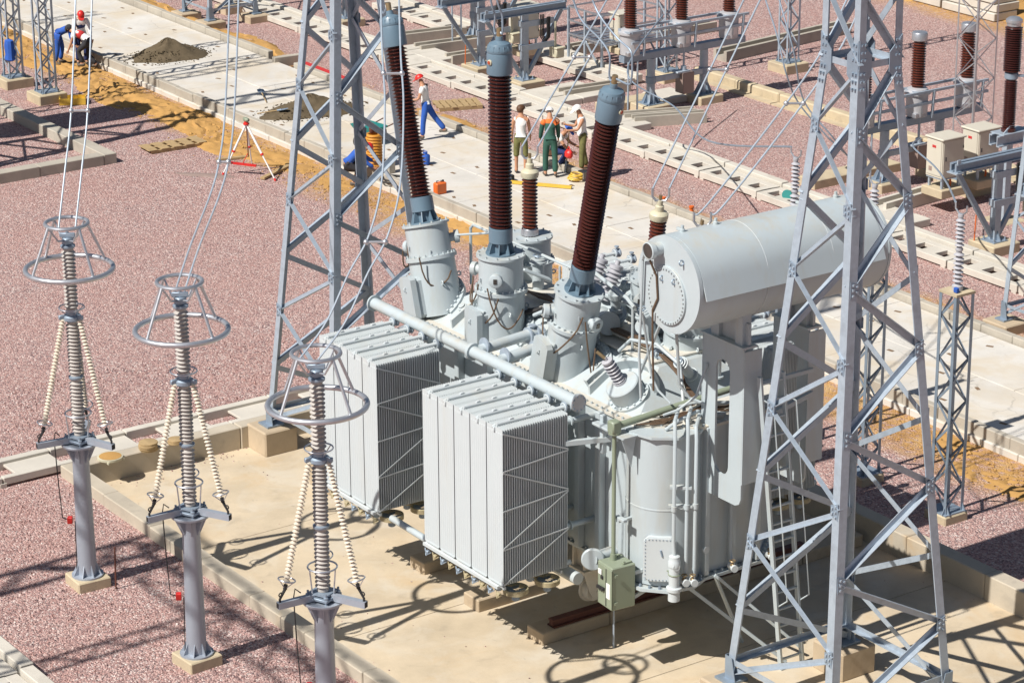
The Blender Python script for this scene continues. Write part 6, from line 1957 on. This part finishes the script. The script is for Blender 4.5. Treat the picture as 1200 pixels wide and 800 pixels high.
person("worker in blue with a red cap crouching on sand behind the left tower", (-25.35, 10.55, .02), R(62), lean=38, bend=22, legs=((92, 122), (70, 112)), arms=((40, .2, 15), (35, .2, 20)), head=(6, 0), top='blue', bottom='black', sleeve='long', cap='red')
person("worker in dark clothes at the top edge, only the legs in view", (-29.95, 39.5, 0), R(60), legs=((3, 2), (-3, 2)), top='navy', bottom='black', sleeve='long', hair='black')

# ================================================================== CONDUCTORS
def twin(label, pa, pb, spread, r=.017, spacers=(.5,), group="twin overhead conductors", mt='galv', n=14, cat="cable"):
    """two parallel ropes along a path, with spacer bars"""
    root = thing("twin_conductor", label, cat, pa[0], group=group)
    def path(ps, o):
        ps = [Vector(p) + o for p in ps]
        if len(ps) == 2: return ps
        out = []
        for i in range(len(ps) - 1):
            p0 = ps[max(0, i - 1)]; p1 = ps[i]; p2 = ps[i + 1]; p3 = ps[min(len(ps) - 1, i + 2)]
            for k in range(n):
                t = k / n
                out.append(.5 * ((2 * p1) + (p2 - p0) * t + (2 * p0 - 5 * p1 + 4 * p2 - p3) * t * t + (3 * p1 - p0 - 3 * p2 + p3) * t ** 3))
        return out + [ps[-1]]
    q = [path(pa, Vector(spread) * -.5), path(pb or pa, Vector(spread) * .5)]
    for p in q: MB().tube(p, r, 7).build("rope", M[mt], root)
    for t in spacers:
        a, b = [p[min(len(p) - 1, int(t * len(p)))] for p in q] if len(q[0]) > 2 else [p[0].lerp(p[1], t) for p in q]
        s = MB().tube([a, b], .022, 7).ball(a, .05, 8).ball(b, .05, 8)
        s.build("spacer", M['alu'], root)
    return root
SP = (.17, .25, 0)
twin("twin rope rising from the leftmost arrester post to the top edge", [(-5.58, -7.42, 7.0), (-6.04, -7.0, 7.93), (-6.68, -6.5, 8.83), (-7.47, -5.9, 10.67), (-8.57, -5.2, 12.16)], None, SP, spacers=(.5,))
twin("twin rope curving up from the middle arrester post", [(-1.42, -7.38, 6.95), (-1.54, -7.0, 7.63), (-1.47, -6.6, 8.51), (-1.67, -6.3, 8.98), (-2.12, -5.9, 9.67), (-3.07, -5.2, 11.37), (-4.14, -4.5, 12.76)], None, (.09, .13, 0), spacers=(.5,))
twin("twin rope swinging up from the arrester post by the radiators past the left bushing", [(2.76, -7.36, 6.95), (2.68, -6.8, 7.43), (2.6, -6.3, 8.14), (2.57, -5.9, 8.67), (2.19, -5.4, 9.36), (1.39, -4.8, 10.37), (.71, -4.4, 11.01), (.06, -4, 11.78), (-1.04, -3.3, 13.1)], None, SP, spacers=(.36, .7))
def lead(label, pts, r=.02, mt='galvd', n=8):
    out = []
    ps = [Vector(p) for p in pts]
    for i in range(len(ps) - 1):
        p0 = ps[max(0, i - 1)]; p1 = ps[i]; p2 = ps[i + 1]; p3 = ps[min(len(ps) - 1, i + 2)]
        for k in range(n):
            t = k / n
            out.append(.5 * ((2 * p1) + (p2 - p0) * t + (2 * p0 - 5 * p1 + 4 * p2 - p3) * t * t + (3 * p1 - p0 - 3 * p2 + p3) * t ** 3))
    return tag(MB().tube(out + [ps[-1]], r, 7).build("cable", M[mt]), label, "cable")
E0, E2, E1 = (fin(tops[k][0]) for k in (1, 2, 0))
mvt = [fin(q) for q in mvt]
def fl(ps): return ps[:1] + [fin(q) for q in ps[1:]]
lead("left-hand cable hooked up from the cap of the upright middle bushing", fl([E0 - Vector((0, 0, .04)), (-4.42, 1.2, 9.62), (-4.46, 1.2, 9.73), (-4.43, 1.2, 9.98), (-4.4, 1.1, 10.22), (-4.49, .9, 11.29)]), .02)
lead("right-hand cable hooked up from the cap of the upright middle bushing", fl([E0 - Vector((0, 0, .04)), (-4.2, 1.2, 9.66), (-4.18, 1.2, 9.78), (-4.2, 1.2, 10.04), (-4.2, 1.1, 10.3), (-4.32, .9, 11.32)]), .02)
lead("left-hand cable bowing up from the cap of the right-leaning bushing", fl([E2 - Vector((0, 0, .05)), (-.74, 1.2, 9.46), (-.8, 1.2, 9.56), (-.8, 1.2, 9.93), (-1.09, 1.2, 10.16), (-1.45, 1.1, 10.41), (-1.74, 1.1, 10.72), (-1.94, .9, 11.71)]), .018)
lead("right-hand cable bowing up from the cap of the right-leaning bushing", fl([E2 - Vector((0, 0, .05)), (-.22, 1.2, 9.5), (-.14, 1.2, 9.62), (-.12, 1.2, 9.85), (-.17, 1.2, 10.12), (-.55, 1.2, 10.27), (-.91, 1.1, 10.59), (-1.19, 1.1, 10.88), (-1.5, .9, 11.78)]), .018)
lead("cable at the very top of the left-leaning bushing", fl([E1 - Vector((0, 0, .05)), (-8.42, 1.2, 9.28), (-8.57, 1.2, 9.53), (-8.66, 1, 10.59)]), .024)
def hooks(c, s=.17):
    return [Vector(c) + Vector((0, 0, .02))]
for i, (lb, ends) in enumerate((("twin rope slanting up right from the small brown bushing behind the upright one", [(-7.03, 6, 9.17), (-9.34, 9, 10.41)]), ("twin rope slanting up from the small bushing left of the white tank", [(-2.52, 6, 10.09), (-4.55, 9, 11.52)]), ("twin rope rising from behind the white tank to the big tower's left leg", [(-.16, 3.2, 6.9), (.26, 4.4, 8.42), (.44, 5.3, 9.54), (.34, 6, 10.43), (-.13, 7.4, 12.03)]))):
    m0 = mvt[i]
    t_ = twin(lb, [m0 + Vector((0, 0, .12))] + [fin(e) for e in ends], None, SP, r=.018, spacers=(.3, .75) if i < 2 else (.45,), n=8)
    c = m0; s = Vector(SP) * .5
    MB().tube([c - s + Vector((0, 0, .14)), c - s * 1.0 + Vector((0, 0, -.02)), c - s * .6 + Vector((0, 0, -.1)), c + s * .6 + Vector((0, 0, -.1)), c + s + Vector((0, 0, -.02)), c + s + Vector((0, 0, .14))], .024, 8).build("yoke", M['alu'], t_)
lead("left one of two dark slack leads hanging left of the big tower at the top", [(-18.79, 20, 5.19), (-18.29, 20, 4.34), (-17.86, 20, 3.36), (-17.94, 20.5, 2.48), (-17.56, 21, 1.71), (-17.22, 21.5, 1.1), (-17.13, 22, .67)], .022)
lead("right one of two dark slack leads hanging left of the big tower at the top", [(-18.22, 20, 5.3), (-17.57, 20, 4.01), (-17.66, 20.5, 2.54), (-17.02, 21, 1.59), (-17.12, 22, .55)], .022)
lead("slack lead from the cabinets down to the rightmost pale insulator", [(-12.0, 19.5, 2.9), (-10.63, 18, 3.24), (-8.8, 17, 3.33), (-5.23, 14, 4.26), (1.34, 7.9, 6.5)], .022)
lead("slack lead from the insulator row down to the pale insulator behind the white tank", [(-25.2, 21.5, 3.4), (-22.33, 18, 2.75), (-20.19, 18, 2.22), (-11.26, 12, 4.22), (-3.5, 7.9, 6.5)], .022)
